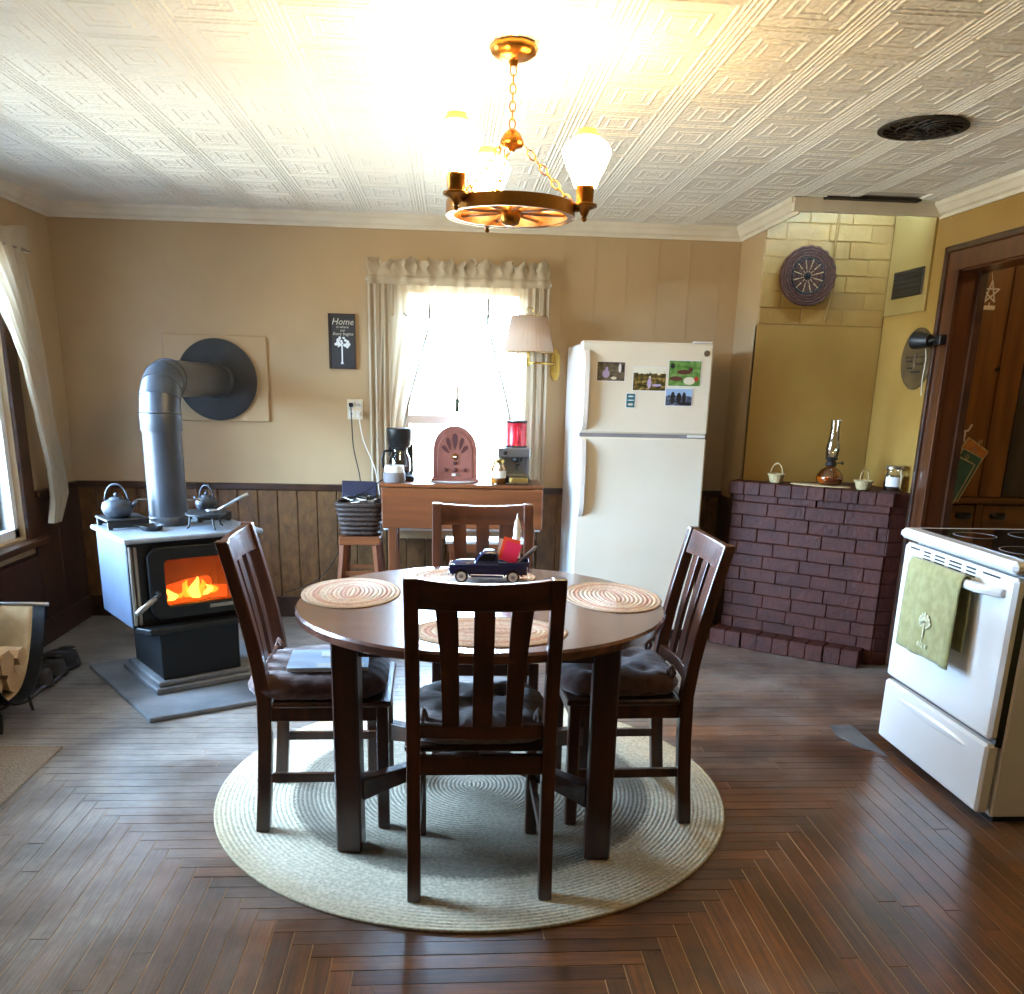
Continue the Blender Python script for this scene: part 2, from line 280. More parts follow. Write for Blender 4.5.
# ------------------------------------------------------------------ mesh helpers
class MB:
    def __init__(s): s.v = []; s.f = []; s.uv = None
    def add(s, vs, fs, m=None):
        o = len(s.v)
        s.v += [tuple(m @ Vector(p)) if m else tuple(p) for p in vs]
        s.f += [tuple(i+o for i in f) for f in fs]; return s
    def box(s, x0, x1, y0, y1, z0, z1, m=None):
        return s.add([(x, y, z) for z in (z0, z1) for y in (y0, y1) for x in (x0, x1)],
                     [(0, 2, 3, 1), (4, 5, 7, 6), (0, 1, 5, 4), (2, 6, 7, 3), (0, 4, 6, 2), (1, 3, 7, 5)], m)
    def cbox(s, x0, x1, y0, y1, z0, z1, c=.004, m=None):
        """box with chamfered edges"""
        vs = []; idx = {}
        X, Y, Z = (x0, x1), (y0, y1), (z0, z1)
        for i in (0, 1):
            for j in (0, 1):
                for k in (0, 1):
                    p = [X[i], Y[j], Z[k]]; d = [c*(1-2*i), c*(1-2*j), c*(1-2*k)]
                    for a in range(3):
                        q = [p[t]+(0 if t == a else d[t]) for t in range(3)]
                        idx[(i, j, k, a)] = len(vs); vs.append(q)
        fs = []
        I = lambda i, j, k, a: idx[(i, j, k, a)]
        for i in (0, 1):
            f = [I(i, 0, 0, 0), I(i, 1, 0, 0), I(i, 1, 1, 0), I(i, 0, 1, 0)]; fs.append(f if i else f[::-1])
            f = [I(0, i, 0, 1), I(1, i, 0, 1), I(1, i, 1, 1), I(0, i, 1, 1)]; fs.append(f[::-1] if i else f)
            f = [I(0, 0, i, 2), I(1, 0, i, 2), I(1, 1, i, 2), I(0, 1, i, 2)]; fs.append(f if i else f[::-1])
        for j in (0, 1):
            for k in (0, 1):
                fs.append([I(0, j, k, 1), I(1, j, k, 1), I(1, j, k, 2), I(0, j, k, 2)])
                fs.append([I(j, 0, k, 0), I(j, 1, k, 0), I(j, 1, k, 2), I(j, 0, k, 2)])
                fs.append([I(j, k, 0, 0), I(j, k, 1, 0), I(j, k, 1, 1), I(j, k, 0, 1)])
                for i in (0, 1):
                    fs.append([I(i, j, k, 0), I(i, j, k, 1), I(i, j, k, 2)])
        return s.add(vs, fs, m)
    def lathe(s, prof, n=24, m=None, cap=True, ripple=0, rn=12):
        vs, fs = [], []
        for r, z in prof:
            for i in range(n):
                a = 2*PI*i/n; rr = r*(1+ripple*math.cos(rn*a)); vs.append((rr*math.cos(a), rr*math.sin(a), z))
        for k in range(len(prof)-1):
            for i in range(n):
                j = (i+1) % n; fs.append((k*n+i, k*n+j, (k+1)*n+j, (k+1)*n+i))
        if cap:
            fs.append(tuple(range(n))[::-1]); fs.append(tuple((len(prof)-1)*n+i for i in range(n)))
        return s.add(vs, fs, m)
    def tube(s, pts, r, n=8, closed=False):
        pts = [Vector(p) for p in pts]; N = len(pts); rad = r if isinstance(r, (list, tuple)) else [r]*N
        vs, fs = [], []; up = None
        for i, p in enumerate(pts):
            if closed: t = pts[(i+1) % N]-pts[i-1]
            else: t = pts[min(i+1, N-1)]-pts[max(i-1, 0)]
            t = t.normalized() if t.length else Vector((0, 0, 1))
            if up is None:
                up = Vector((0, 0, 1)) if abs(t.z) < .9 else Vector((1, 0, 0))
            sd = t.cross(up)
            if sd.length < 1e-4: sd = t.cross(Vector((1, .3, 0)))
            sd.normalize(); u = sd.cross(t).normalized(); up = u
            for k in range(n):
                a = 2*PI*k/n; vs.append(p+rad[i]*(math.cos(a)*sd+math.sin(a)*u))
        M_ = N if closed else N-1
        for i in range(M_):
            for k in range(n):
                a, b = i*n, ((i+1) % N)*n; l = (k+1) % n
                fs.append((a+k, b+k, b+l, a+l)[::-1])
        if not closed: fs.append(tuple(range(n))); fs.append(tuple((N-1)*n+k for k in range(n))[::-1])
        return s.add(vs, fs)
    def bar(s, p0, p1, w, h, upv=(0, 0, 1)):
        """rectangular bar: w sideways, h along upv"""
        p0, p1 = Vector(p0), Vector(p1); t = (p1-p0).normalized(); u = Vector(upv); sd = t.cross(u)
        if sd.length < 1e-4: u = Vector((0, 1, 0)); sd = t.cross(u)
        sd.normalize(); u = sd.cross(t).normalized()
        vs = [p+a*sd*w/2+b*u*h/2 for p in (p0, p1) for a, b in ((-1, -1), (1, -1), (1, 1), (-1, 1))]
        return s.add(vs, [(0, 1, 2, 3), (7, 6, 5, 4), (0, 4, 5, 1), (1, 5, 6, 2), (2, 6, 7, 3), (3, 7, 4, 0)])
    def sweep(s, secs):
        """loft quads sections (each 4 or n points)"""
        n = len(secs[0]); vs = [p for q in secs for p in q]; fs = []
        for i in range(len(secs)-1):
            for k in range(n):
                l = (k+1) % n; fs.append((i*n+k, i*n+l, (i+1)*n+l, (i+1)*n+k))
        fs.append(tuple(range(n))[::-1]); fs.append(tuple((len(secs)-1)*n+k for k in range(n)))
        return s.add(vs, fs)
    def prism(s, poly, z0, z1, m=None):
        n = len(poly); vs = [(x, y, z0) for x, y in poly]+[(x, y, z1) for x, y in poly]
        fs = [tuple(range(n))[::-1], tuple(range(n, 2*n))]+[(i, (i+1) % n, n+(i+1) % n, n+i) for i in range(n)]
        return s.add(vs, fs, m)
    def sphere(s, c, r, n=12, k=8, sq=(1, 1, 1)):
        prof = [(max(1e-4, math.sin(PI*i/k)), -math.cos(PI*i/k)) for i in range(k+1)]
        return s.lathe(prof, n, Matrix.Translation(c) @ Matrix.Diagonal((r*sq[0], r*sq[1], r*sq[2], 1)))
    def grid(s, fn, nu, nv):
        vs = [fn(i/nu, j/nv) for j in range(nv+1) for i in range(nu+1)]
        fs = [(j*(nu+1)+i, j*(nu+1)+i+1, (j+1)*(nu+1)+i+1, (j+1)*(nu+1)+i) for j in range(nv) for i in range(nu)]
        return s.add(vs, fs)
    def mesh(s, name, mat_, smooth=False):
        me = bpy.data.meshes.new(name); me.from_pydata(s.v, [], s.f)
        bm = bmesh.new(); bm.from_mesh(me); bmesh.ops.recalc_face_normals(bm, faces=bm.faces); bm.to_mesh(me); bm.free()
        me.materials.append(M[mat_] if isinstance(mat_, str) else mat_)
        if smooth:
            for p in me.polygons: p.use_smooth = True
        me.update(); return me
    def build(s, name, mat_, parent=None, loc=None, rotz=None, smooth=False, bevel=0, solid=0, sub=0, auto=None):
        o = bpy.data.objects.new(name, s.mesh(name, mat_, smooth)); COL.objects.link(o)
        if parent is not None: o.parent = parent
        if loc is not None: o.location = loc
        if rotz is not None: o.rotation_euler = (0, 0, rotz)
        if solid: d = o.modifiers.new('solid', 'SOLIDIFY'); d.thickness = solid; d.offset = 0
        if bevel: b = o.modifiers.new('bevel', 'BEVEL'); b.width = bevel; b.segments = 2; b.limit_method = 'ANGLE'; b.harden_normals = False
        if sub: d = o.modifiers.new('sub', 'SUBSURF'); d.levels = sub; d.render_levels = sub
        if smooth and auto:
            for p in o.data.polygons: p.use_smooth = True
            o.data.set_sharp_from_angle(angle=math.radians(auto))
        return o
def T(x, y, z): return Matrix.Translation((x, y, z))
def RX(a): return Matrix.Rotation(a, 4, 'X')
def RY(a): return Matrix.Rotation(a, 4, 'Y')
def RZ(a): return Matrix.Rotation(a, 4, 'Z')
def tag(o, label, cat, group=None):
    o['label'] = label; o['category'] = cat
    if group: o['group'] = group
    return o
def thing(name, label, cat, loc=(0, 0, 0), rotz=0, group=None):
    o = bpy.data.objects.new(name, None); o.empty_display_size = .05; COL.objects.link(o)
    o.location = loc; o.rotation_euler = (0, 0, rotz); return tag(o, label, cat, group)
def struct(o, label=None):
    o['kind'] = 'structure'
    if label: o['label'] = label
    return o
def dup(root, loc, rotz, label):
    r = root.copy(); COL.objects.link(r); r.location = loc; r.rotation_euler = (0, 0, rotz); r['label'] = label
    for ch in list(root.children):
        c = ch.copy(); COL.objects.link(c); c.parent = r
        for g in ch.children:
            d = g.copy(); COL.objects.link(d); d.parent = c
    return r
def inst(mesh, name, parent, loc, rot=(0, 0, 0), scale=(1, 1, 1)):
    o = bpy.data.objects.new(name, mesh); COL.objects.link(o); o.parent = parent; o.location = loc; o.rotation_euler = rot; o.scale = scale; return o
def text(body, size, name, mat_, parent, loc, rot, extrude=.0006, align='CENTER', shear=0):
    cu = bpy.data.curves.new(name, 'FONT'); cu.body = body; cu.size = size; cu.extrude = extrude; cu.align_x = align; cu.shear = shear; cu.resolution_u = 2
    t = bpy.data.objects.new(name, cu); COL.objects.link(t)
    dg = bpy.context.evaluated_depsgraph_get(); me = bpy.data.meshes.new_from_object(t.evaluated_get(dg))
    bpy.data.objects.remove(t); bpy.data.curves.remove(cu)
    me.materials.clear(); me.materials.append(M[mat_])
    o = bpy.data.objects.new(name, me); COL.objects.link(o); o.parent = parent; o.location = loc; o.rotation_euler = rot; return o

# ================================================================== STRUCTURE
WT = .15
# ---- floor: boards laid in nested squares round the middle of the room
def build_floor():
    root = MB().box(XL-.1, XR+.1, YF-.1, YB+.1, -.10, -.0028).build('floor', 'subfloor'); struct(root, 'worn narrow floorboards laid in nested squares')
    w = .0572; cx, cy = .11, 1.54; pcs = []
    def split(a, b, fn):
        x = a
        while b-x > .02:
            l = random.uniform(.45, 1.5)
            if b-(x+l) < .3: l = b-x
            fn(x, x+l); x += l
    R = 70
    for r in range(R):
        d0, d1 = r*w, (r+1)*w
        if cy+d1 < YB: split(max(XL, cx-d0), min(XR, cx+d0), lambda a, b: pcs.append((a, b, cy+d0, cy+d1, 0)))
        if cy-d1 > YF: split(max(XL, cx-d0), min(XR, cx+d0), lambda a, b: pcs.append((a, b, cy-d1, cy-d0, 0)))
        if cx-d1 > XL-w*.5: split(max(YF, cy-d1), min(YB, cy+d1), lambda a, b: pcs.append((max(XL, cx-d1), cx-d0, a, b, 1)))
        if cx+d1 < XR+w*.5: split(max(YF, cy-d1), min(YB, cy+d1), lambda a, b: pcs.append((cx+d0, min(XR, cx+d1), a, b, 1)))
    def score(p):
        x, y = (p[0]+p[1])/2, (p[2]+p[3])/2
        if p[3] < 1.75: return 0
        y = max(y, 1.8); u = 455+890*(x)/y
        if u < -40 or u > 1064: return 0
        return (p[1]-p[0])/y*(p[3]-p[2])/y**2
    pcs.sort(key=score, reverse=True)
    def mesh(name, plist):
        vs, fs, ug, ur = [], [], [], []
        for (x0, x1, y0, y1, d) in plist:
            g = .0017; z = random.uniform(-.0010, 0); o = len(vs); rv = random.random(); ru = random.random()*50
            a0, a1, b0, b1 = x0+g, x1-g, y0+g, y1-g
            vs += [(a0, b0, -.0027), (a1, b0, -.0027), (a1, b1, -.0027), (a0, b1, -.0027), (a0, b0, z), (a1, b0, z), (a1, b1, z), (a0, b1, z)]
            for f in ((4, 5, 6, 7), (0, 1, 5, 4), (1, 2, 6, 5), (2, 3, 7, 6), (3, 0, 4, 7)):
                fs.append(tuple(i+o for i in f))
                for i in f:
                    X, Y, Z = vs[i+o]; ug.append((X+ru, Y+ru) if d == 0 else (Y+ru, X+ru)); ur.append((rv, ru))
        me = bpy.data.meshes.new(name); me.from_pydata(vs, [], fs)
        for nm, data in (('grain', ug), ('rnd', ur)):
            l = me.uv_layers.new(name=nm)
            for i, q in enumerate(data): l.data[i].uv = q
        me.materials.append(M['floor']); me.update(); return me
    for p in pcs[:296]:
        o = bpy.data.objects.new('floorboard', mesh('floorboard', [p])); COL.objects.link(o); o.parent = root
    o = bpy.data.objects.new('far_floorboards', mesh('far_floorboards', pcs[296:])); COL.objects.link(o); o.parent = root; o['kind'] = 'stuff'
build_floor()

# ---- ceiling with pressed tiles and a notch over the chimney
NX, NY = 1.715, 4.63
def build_ceiling():
    root = MB().prism([(XL-.1, YF-.1), (XR+.1, YF-.1), (XR+.1, NY), (NX, NY), (NX, YB+.1), (XL-.1, YB+.1)], ZC+.006, ZC+.12).build('ceiling', 'ceil_plain')
    struct(root, 'off-white pressed tin ceiling of small square tiles')
    p = .302; h = .151
    def ring(b, x0, x1, y0, y1, w, t):
        o = [(x0, y0), (x1, y0), (x1, y1), (x0, y1)]; sg = [(1, 1), (-1, 1), (-1, -1), (1, -1)]
        lv = [(0, -.003), (w*.35, -.003-t), (w*.65, -.003-t), (w, -.003)]
        vs = [(px+sx*d, py+sy*d, z) for d, z in lv for (px, py), (sx, sy) in zip(o, sg)]
        fs = [(k*4+i, k*4+(i+1) % 4, (k+1)*4+(i+1) % 4, (k+1)*4+i) for k in range(3) for i in range(4)]
        b.add(vs, fs)
    def tile(b, ox=0, oy=0, hx=h, y0=-h, y1=h):
        c = MB()
        c.box(-hx+.0006, hx-.0006, y0+.0006, y1-.0006, -.003, .006)
        for s in (-1, 1):
            for d in (.004, .017): 
                xa = s*(hx-d); xb = s*(hx-d-.008); c.add([(xa, y0, -.003), ((xa+xb)/2, y0, -.0048), (xb, y0, -.003), (xa, y1, -.003), ((xa+xb)/2, y1, -.0048), (xb, y1, -.003)], [(0, 1, 4, 3), (1, 2, 5, 4)])
        if y1-y0 > .25:
            ring(c, -hx+.031, hx-.031, y0+.006, y1-.006, .014, .0022)
            ring(c, -hx+.082, hx-.082, y0+.066, y1-.066, .014, .0022)
            ring(c, -hx+.112, hx-.112, y0+.1, y1-.1, .012, .0018)
        b.add(c.v, c.f, T(ox, oy, 0))
    tb = MB(); tile(tb); tm = tb.mesh('ceiling_tile', 'tile')
    rest = MB(); x0c = .748; n = 0
    cols = [k for k in range(-11, 7)]
    for k in cols:
        xa = x0c+k*p; xc = xa+h
        if xc+h < XL or xc-h > XR: continue
        off = 2.46+(.151 if k % 2 == 0 else 0)
        j = -18
        while True:
            yc = off+j*p+h; j += 1
            if yc-h > YB: break
            inside = xc-h >= XL-.02 and xc+h <= XR+.02 and yc+h <= YB+.02
            if xc > NX-h and yc > NY-h: continue
            if inside and yc > 1.25: inst(tm, 'ceiling_tile', root, (xc, yc, ZC)); n += 1
            elif yc > YF and inside: tile(rest, xc, yc)
            else:
                hx0, hx1 = max(xc-h, XL), min(xc+h, XR); ya, yb = max(yc-h, YF), min(yc+h, YB)
                if hx1-hx0 > .02 and yb-ya > .02:
                    q = MB(); tile(q, 0, 0, (hx1-hx0)/2, -(yb-ya)/2, (yb-ya)/2); rest.add(q.v, q.f, T((hx0+hx1)/2, (ya+yb)/2, ZC))
                    continue
    # whole tiles behind the viewer were added at z = 0: lift them
    rest.v = [(x, y, z+ZC) if z < 1 else (x, y, z) for x, y, z in rest.v]
    o = rest.build('cut_edge_tiles', 'tile', root); o['kind'] = 'stuff'
    return n
NTILES = build_ceiling()

# ---- walls
b = MB()
x0, x1, z0, z1 = WIN1
b.box(XL-WT, x0, YB, YB+WT, -.1, 2.5); b.box(x1, NX+.8, YB, YB+WT, -.1, 2.5); b.box(x0, x1, YB, YB+WT, -.1, z0); b.box(x0, x1, YB, YB+WT, z1, 2.5)
struct(b.build('wall_back', 'wall_tan'), 'tan painted back wall with a bright window')
b = MB(); y0, y1, z0, z1 = WIN2
b.box(XL-WT, XL, YF-WT, y0, -.1, 2.5); b.box(XL-WT, XL, y1, YB, -.1, 2.5); b.box(XL-WT, XL, y0, y1, -.1, z0); b.box(XL-WT, XL, y0, y1, z1, 2.5)
struct(b.build('wall_left', 'wall_tan'), 'tan painted left wall with a curtained window')
b = MB(); DY0, DY1, DZ = 3.46, 4.362, 1.99
b.box(XR, XR+.125, YF-WT, DY0, -.1, 2.6); b.box(XR, XR+.125, DY1, YB, -.1, 2.6); b.box(XR, XR+.125, DY0, DY1, DZ, 2.6)
struct(b.build('wall_right', 'wall_yellow'), 'mustard painted right wall with a doorway')
struct(MB().box(XL-WT, XR+.2, YF-WT, YF, -.1, 2.5).build('wall_front', 'wall_tan'), 'tan wall behind the viewer')
struct(MB().box(1.70, 1.735, 5.10, YB, -.1, 2.5).build('wall_chimney_side', 'wall_tan'), 'narrow tan return wall beside the chimney')
# thin raised panel seams on the right part of the back wall
s = MB()
for i in range(6):
    x = .66+i*.185; s.box(x, x+.006, YB-.002, YB+.001, .86, 2.26)
struct(s.build('trim_5', 'wall_tan'), 'faint vertical panel seams on back wall')
# recess roof over the chimney
struct(MB().box(NX, XR, NY, YB, 2.5, 2.56).build('ceiling_recess', 'ceil_plain'))

# ---- wainscot boards
def wainscot():
    t = struct(MB().box(XL, x0b, YB-.006, YB, 0, .79).build('trim_1', 'wainscot_dark'), 'brown vertical board wainscot along the back wall')
    me = {}
    def run(a, c, ztop, mat_, parent):
        x = a; i = 0
        while x < c-.01:
            w = min(.118, c-x); key = (round(w, 3), ztop, mat_)
            if key not in me:
                me[key] = MB().cbox(.0018, w-.0018, -.016, 0, .10, ztop, .004).mesh('board', mat_)
            inst(me[key], 'board', parent, (x, YB-.004, 0)); x += .118; i += 1
    run(XL, WIN1[0]-.09, .785, 'wainscot', t); run(WIN1[1]+.09, 1.70, .785, 'wainscot', t)
    run(WIN1[0]-.09, WIN1[1]+.09, .50, 'wainscot', t)
    MB().box(XL, WIN1[0]-.09, YB-.032, YB, .785, .823).build('cap_rail', 'trim_dark', t, bevel=.006)
    MB().box(WIN1[1]+.09, 1.70, YB-.032, YB, .785, .823).build('cap_rail', 'trim_dark', t, bevel=.006)
x0b = WIN1[0]-.09
wainscot()
def wains_left():
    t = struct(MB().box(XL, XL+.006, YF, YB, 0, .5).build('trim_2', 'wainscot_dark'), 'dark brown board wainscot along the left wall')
    y = YF; key = {}
    while y < YB-.01:
        w = min(.28, YB-y); zt = .785
        if y+w > WIN2[0]-.14 and y < WIN2[1]+.06: zt = .49
        k = (round(w, 3), zt)
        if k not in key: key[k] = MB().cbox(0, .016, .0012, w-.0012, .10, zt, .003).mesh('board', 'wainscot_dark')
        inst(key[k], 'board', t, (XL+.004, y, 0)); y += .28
    MB().box(XL, XL+.032, WIN2[1]+.14, YB-.03, .785, .823).build('cap_rail', 'trim_dark', t, bevel=.006)
    MB().box(XL, XL+.032, YF, WIN2[0]-.16, .785, .823).build('cap_rail', 'trim_dark', t, bevel=.006)
wains_left()
struct(MB().box(XL, 1.70, YB-.03, YB-.002, 0, .13).build('baseboard_back', 'trim_dark', bevel=.005))
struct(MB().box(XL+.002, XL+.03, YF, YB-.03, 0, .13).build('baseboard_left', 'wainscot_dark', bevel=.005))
struct(MB().box(1.684, 1.70, 5.12, YB-.02, 0, .80).build('trim_3', 'wainscot_dark'), 'dark wainscot panel beside the brick hearth')
struct(MB().box(XR-.03, XR-.001, YF, DY0-.12, 0, .13).build('baseboard_right', 'trim_dark', bevel=.005))

# ---- crown mouldings
def crown(name, p0, p1, inward, mat_='white_trim', label=None):
    """profile swept along p0-p1; inward = unit vector away from the wall"""
    prof = [(0, 2.255), (.010, 2.255), (.014, 2.270), (.026, 2.278), (.040, 2.300), (.050, 2.310), (.056, 2.329), (0, 2.329)]
    secs = [[(p[0]+inward[0]*d, p[1]+inward[1]*d, z) for d, z in prof] for p in (p0, p1)]
    return struct(MB().sweep(secs).build(name, mat_), label)
crown('trim_6', (XL, YB), (1.70, YB), (0, -1), label='cream crown moulding on back wall')
crown('trim_7', (XL, YF), (XL, YB), (1, 0), label='cream crown moulding on left wall')
crown('trim_8', (XR, YF), (XR, NY-.01), (-1, 0), label='cream crown moulding on right wall')
crown('trim_9', (1.70, YB), (1.70, NY-.02), (-1, 0), label='cream crown moulding beside the chimney recess')
struct(MB().box(1.66, XR, NY-.03, NY, 2.265, 2.329).build('trim_10', 'white_trim', bevel=.004), 'cream board across the chimney recess')
struct(MB().box(1.80, XR-.15, NY-.085, NY-.035, 2.318, 2.3285).build('trim_11', 'grate'), 'dark gap in ceiling before the chimney')
struct(MB().box(NX-.012, NX, NY, 5.10, 2.28, 2.5).build('trim_12', 'white_trim'), 'cream upright board at the recess edge')

# ---- windows
def window(name, w, h, wall, label, muntin=True, case='wainscot_dark'):
    """local: x along the wall, y outwards, z up from the sill; origin at lower middle of the opening"""
    fr = MB(); f = .045
    fr.box(-w/2, -w/2+f, .03, .12, 0, h); fr.box(w/2-f, w/2, .03, .12, 0, h); fr.box(-w/2, w/2, .03, .12, 0, f); fr.box(-w/2, w/2, .03, .12, h-f, h)
    root = fr.build(name, 'white_win'); struct(root, label)
    s = MB(); s.box(-w/2+f, w/2-f, .02, .085, h*.43, h*.43+.05); s.build('meeting_rail', 'white_win', root, bevel=.003)
    for zz0, zz1 in ((f, h*.43), (h*.43+.05, h-f)):
        MB().box(-w/2+f, w/2-f, .062, .066, zz0, zz1).build('pane', 'pane', root)
    if muntin: MB().box(-.009, .009, .055, .075, f, h-f).build('muntin', 'white_win', root)
    return root
w1 = window('window_1', WIN1[1]-WIN1[0], WIN1[3]-WIN1[2], 'back', 'tall white sash window behind sheer curtains', muntin=False)
w1.location = ((WIN1[0]+WIN1[1])/2, YB, WIN1[2])
b = MB(); W, H = WIN1[1]-WIN1[0], WIN1[3]-WIN1[2]
b.box(-W/2-.085, -W/2, -.02, 0, -.02, H+.06); b.box(W/2, W/2+.085, -.02, 0, -.02, H+.06); b.box(-W/2, W/2, -.02, 0, H, H+.06)
b.build('casing', 'white_trim', w1, bevel=.004)
MB().box(-W/2-.11, W/2+.11, -.06, .03, -.045, -.012).build('window_sill', 'white_win', w1, bevel=.006)
w2 = window('window_2', WIN2[1]-WIN2[0], WIN2[3]-WIN2[2], 'left', 'white sash window with dark casing on left wall')
w2.location = (XL, (WIN2[0]+WIN2[1])/2, WIN2[2]); w2.rotation_euler = (0, 0, PI/2)
W, H = WIN2[1]-WIN2[0], WIN2[3]-WIN2[2]
b = MB(); b.box(-W/2-.115, -W/2, -.022, 0, -.03, H+.1); b.box(W/2, W/2+.115, -.022, 0, -.03, H+.1); b.box(-W/2, W/2, -.022, 0, H, H+.1)
b.build('casing', 'trim_dark', w2, bevel=.004)
MB().box(-W/2-.13, W/2+.13, -.07, .03, -.05, -.015).build('window_sill', 'trim_dark', w2, bevel=.006)

# ---- doorway to the pantry
def doorway():
    r = MB()
    r.box(XR-.001, XR+.128, DY1-.001, DY1+.02, 0, DZ+.02); r.box(XR-.001, XR+.128, DY0-.02, DY0+.001, 0, DZ+.02); r.box(XR-.001, XR+.128, DY0, DY1, DZ-.001, DZ+.02)
    root = struct(r.build('door_1', 'casing'), 'open doorway with dark varnished wooden casing')
    for ya, yb in ((DY1-.005, DY1+.105), (DY0-.105, DY0+.005)):
        MB().box(XR-.020, XR, ya, yb, 0, DZ+.1).build('casing', 'casing', root, bevel=.003)
    MB().box(XR-.0215, XR-.0005, DY0-.104, DY1+.104, DZ+.006, DZ+.101).build('head_casing', 'casing', root, bevel=.003)
    MB().box(XR-.034, XR, DY1+.09, DY1+.122, 0, DZ+.12).build('back_band', 'trim_dark', root, bevel=.006)
    MB().box(XR-.034, XR, DY0-.122, DY0-.09, 0, DZ+.12).build('back_band', 'trim_dark', root, bevel=.006)
    MB().box(XR-.034, XR, DY0-.122, DY1+.122, DZ+.09, DZ+.12).build('back_band', 'trim_dark', root, bevel=.006)
    MB().box(XR+.09, XR+.125, DY1-.018, DY1, 0, DZ).build('door_stop', 'trim_dark', root)
doorway()
struct(MB().box(XR+.125, 4.3, 2.3, YB, -.1, -.012).build('floor_pantry', 'subfloor'))
struct(MB().box(XR+.125, 4.3, 5.3, 5.4, -.1, 2.5).build('wall_pantry_back', 'wall_yellow'))
struct(MB().box(4.2, 4.3, 2.3, 5.3, -.1, 2.5).build('wall_pantry_right', 'wall_yellow'))
struct(MB().box(XR+.125, 4.3, 2.2, 2.3, -.1, 2.5).build('wall_pantry_front', 'wall_yellow'))
struct(MB().box(XR+.125, 4.3, 2.2, 5.4, 2.4, 2.5).build('ceiling_pantry', 'ceil_plain'))

# ---- chimney breast: painted brick above, smooth plaster below
def chimney():
    t = thing('chimney', 'mustard painted chimney breast, rough brick above smooth plaster', 'chimney', (0, 0, 0))
    Y = 5.10
    MB().box(1.735, XR-.002, Y-.0025, YB-.01, 0, 2.495).build('core', 'mortar_yellow', t)
    MB().box(1.70, XR-.002, Y-.004, Y+.03, .9, 1.78).build('plaster', 'wall_yellow', t, bevel=.004)
    rng = random.Random(3); z = 1.782; row = 0; vars_ = {}
    while z < 2.47:
        x = 1.702-(.12 if row % 2 else 0)
        while x < XR-.005:
            a, c = max(x, 1.702), min(x+.235, XR-.004)
            if c-a > .02:
                k = (round(c-a, 3))
                if k not in vars_: vars_[k] = MB().cbox(.001, c-a-.001, -.006, .03, .0005, .0855, .004).mesh('brick', 'brick_yellow')
                inst(vars_[k], 'brick', t, (a, Y+rng.uniform(-.005, .004), z), (0, 0, rng.uniform(-.012, .012)))
            x += .235
        z += .086; row += 1
    MB().tube([(2.095, Y-.012, 2.47), (2.085, Y-.016, 2.2), (2.10, Y-.012, 2.0), (2.075, Y-.014, 1.8)], .007, 6).build('crack_patch', 'mortar_yellow', t)
chimney()
# raised panel with a vent on the right wall by the chimney
struct(MB().box(XR-.012, XR, 4.645, 5.085, 1.835, 2.49).build('trim_13', 'panel_yellow', bevel=.002), 'pale mustard boxed panel beside the chimney')

# ---- brick hearth wall set across the corner
def hearth_wall():
    t = thing('brick_hearth', 'dark red painted brick corner hearth with a soldier course mantel', 'fireplace', (0, 0, 0))
    A, Bp = Vector((1.625, 5.02)), Vector((2.305, 4.50)); d = (Bp-A); Ln = d.length; d.normalize(); ang = math.atan2(d.y, d.x)
    nrm = Vector((d.y, -d.x))    # towards the room
    top = .86
    poly = [(A.x-nrm.x*.004, A.y-nrm.y*.004), (Bp.x-nrm.x*.004-d.x*.01, Bp.y-nrm.y*.004-d.y*.01), (XR-.004, 4.515), (XR-.004, 5.095), (1.705, 5.095), (1.635, 5.095)]
    MB().prism(poly, 0, top).build('core', 'mortar_red', t)
    MB().prism([(p[0], p[1]) for p in poly], top, .925).build('mantel_slab', 'brick_red', t)
    rng = random.Random(5); H = top/11.5; row = 0; z = .0; cache = {}
    def put(o2, dirv, a, w, z, h, depth, jit=.004):
        k = (round(w, 3), round(h, 3), depth)
        if k not in cache: cache[k] = MB().cbox(.0005, w-.0005, -.009, depth, .0005, h-.0005, .0045).mesh('brick', 'brick_red')
        j = rng.uniform(-jit, jit); n2 = Vector((dirv.y, -dirv.x)); p = o2+dirv*a+n2*j
        inst(cache[k], 'brick', t, (p.x, p.y, z), (rng.uniform(-.01, .01), rng.uniform(-.008, .008), math.atan2(dirv.y, dirv.x)+rng.uniform(-.012, .012)))
    while z < top-.02:
        x = -.11 if row % 2 else 0
        while x < Ln-.01:
            bw = rng.choice((.165, .18, .195, .21)); a, c = max(0, x), min(x+bw, Ln)
            if Ln-c < .04: c = Ln
            if c-a > .02: put(A, d, a, c-a, z, H, .03, .005)
            x = c if c > 0 else x+bw
        # short return on the right
        dr = Vector((1, 0)); put(Vector((Bp.x-.002, 4.505)), dr, 0 if row % 2 else 0, .105, z, H, .02, .001)
        z += H; row += 1
    n = 10; w = (Ln+.03)/n
    for i in range(n): put(A-d*.015+nrm*.028, d, i*w, w, .862, .072, .12, .003)
    put(Vector((Bp.x+.0, 4.492)), Vector((1, 0)), 0, .105, .862, .07, .12, .001)
    n = 9; w = (Ln-.02)/n     # footing course on the floor
    for i in range(n): put(A+nrm*.12-d*.02, d, i*w, w, 0, .092, .12, .008)
hearth_wall()

# ================================================================== FURNITURE
def xz(b, poly, y0, y1, m=None):
    """outline in x-z, thickness along y"""
    n = len(poly); vs = [(x, y0, z) for x, z in poly]+[(x, y1, z) for x, z in poly]
    return b.add(vs, [tuple(range(n)), tuple(range(n, 2*n))[::-1]]+[(i, n+i, n+(i+1) % n, (i+1) % n) for i in range(n)], m)

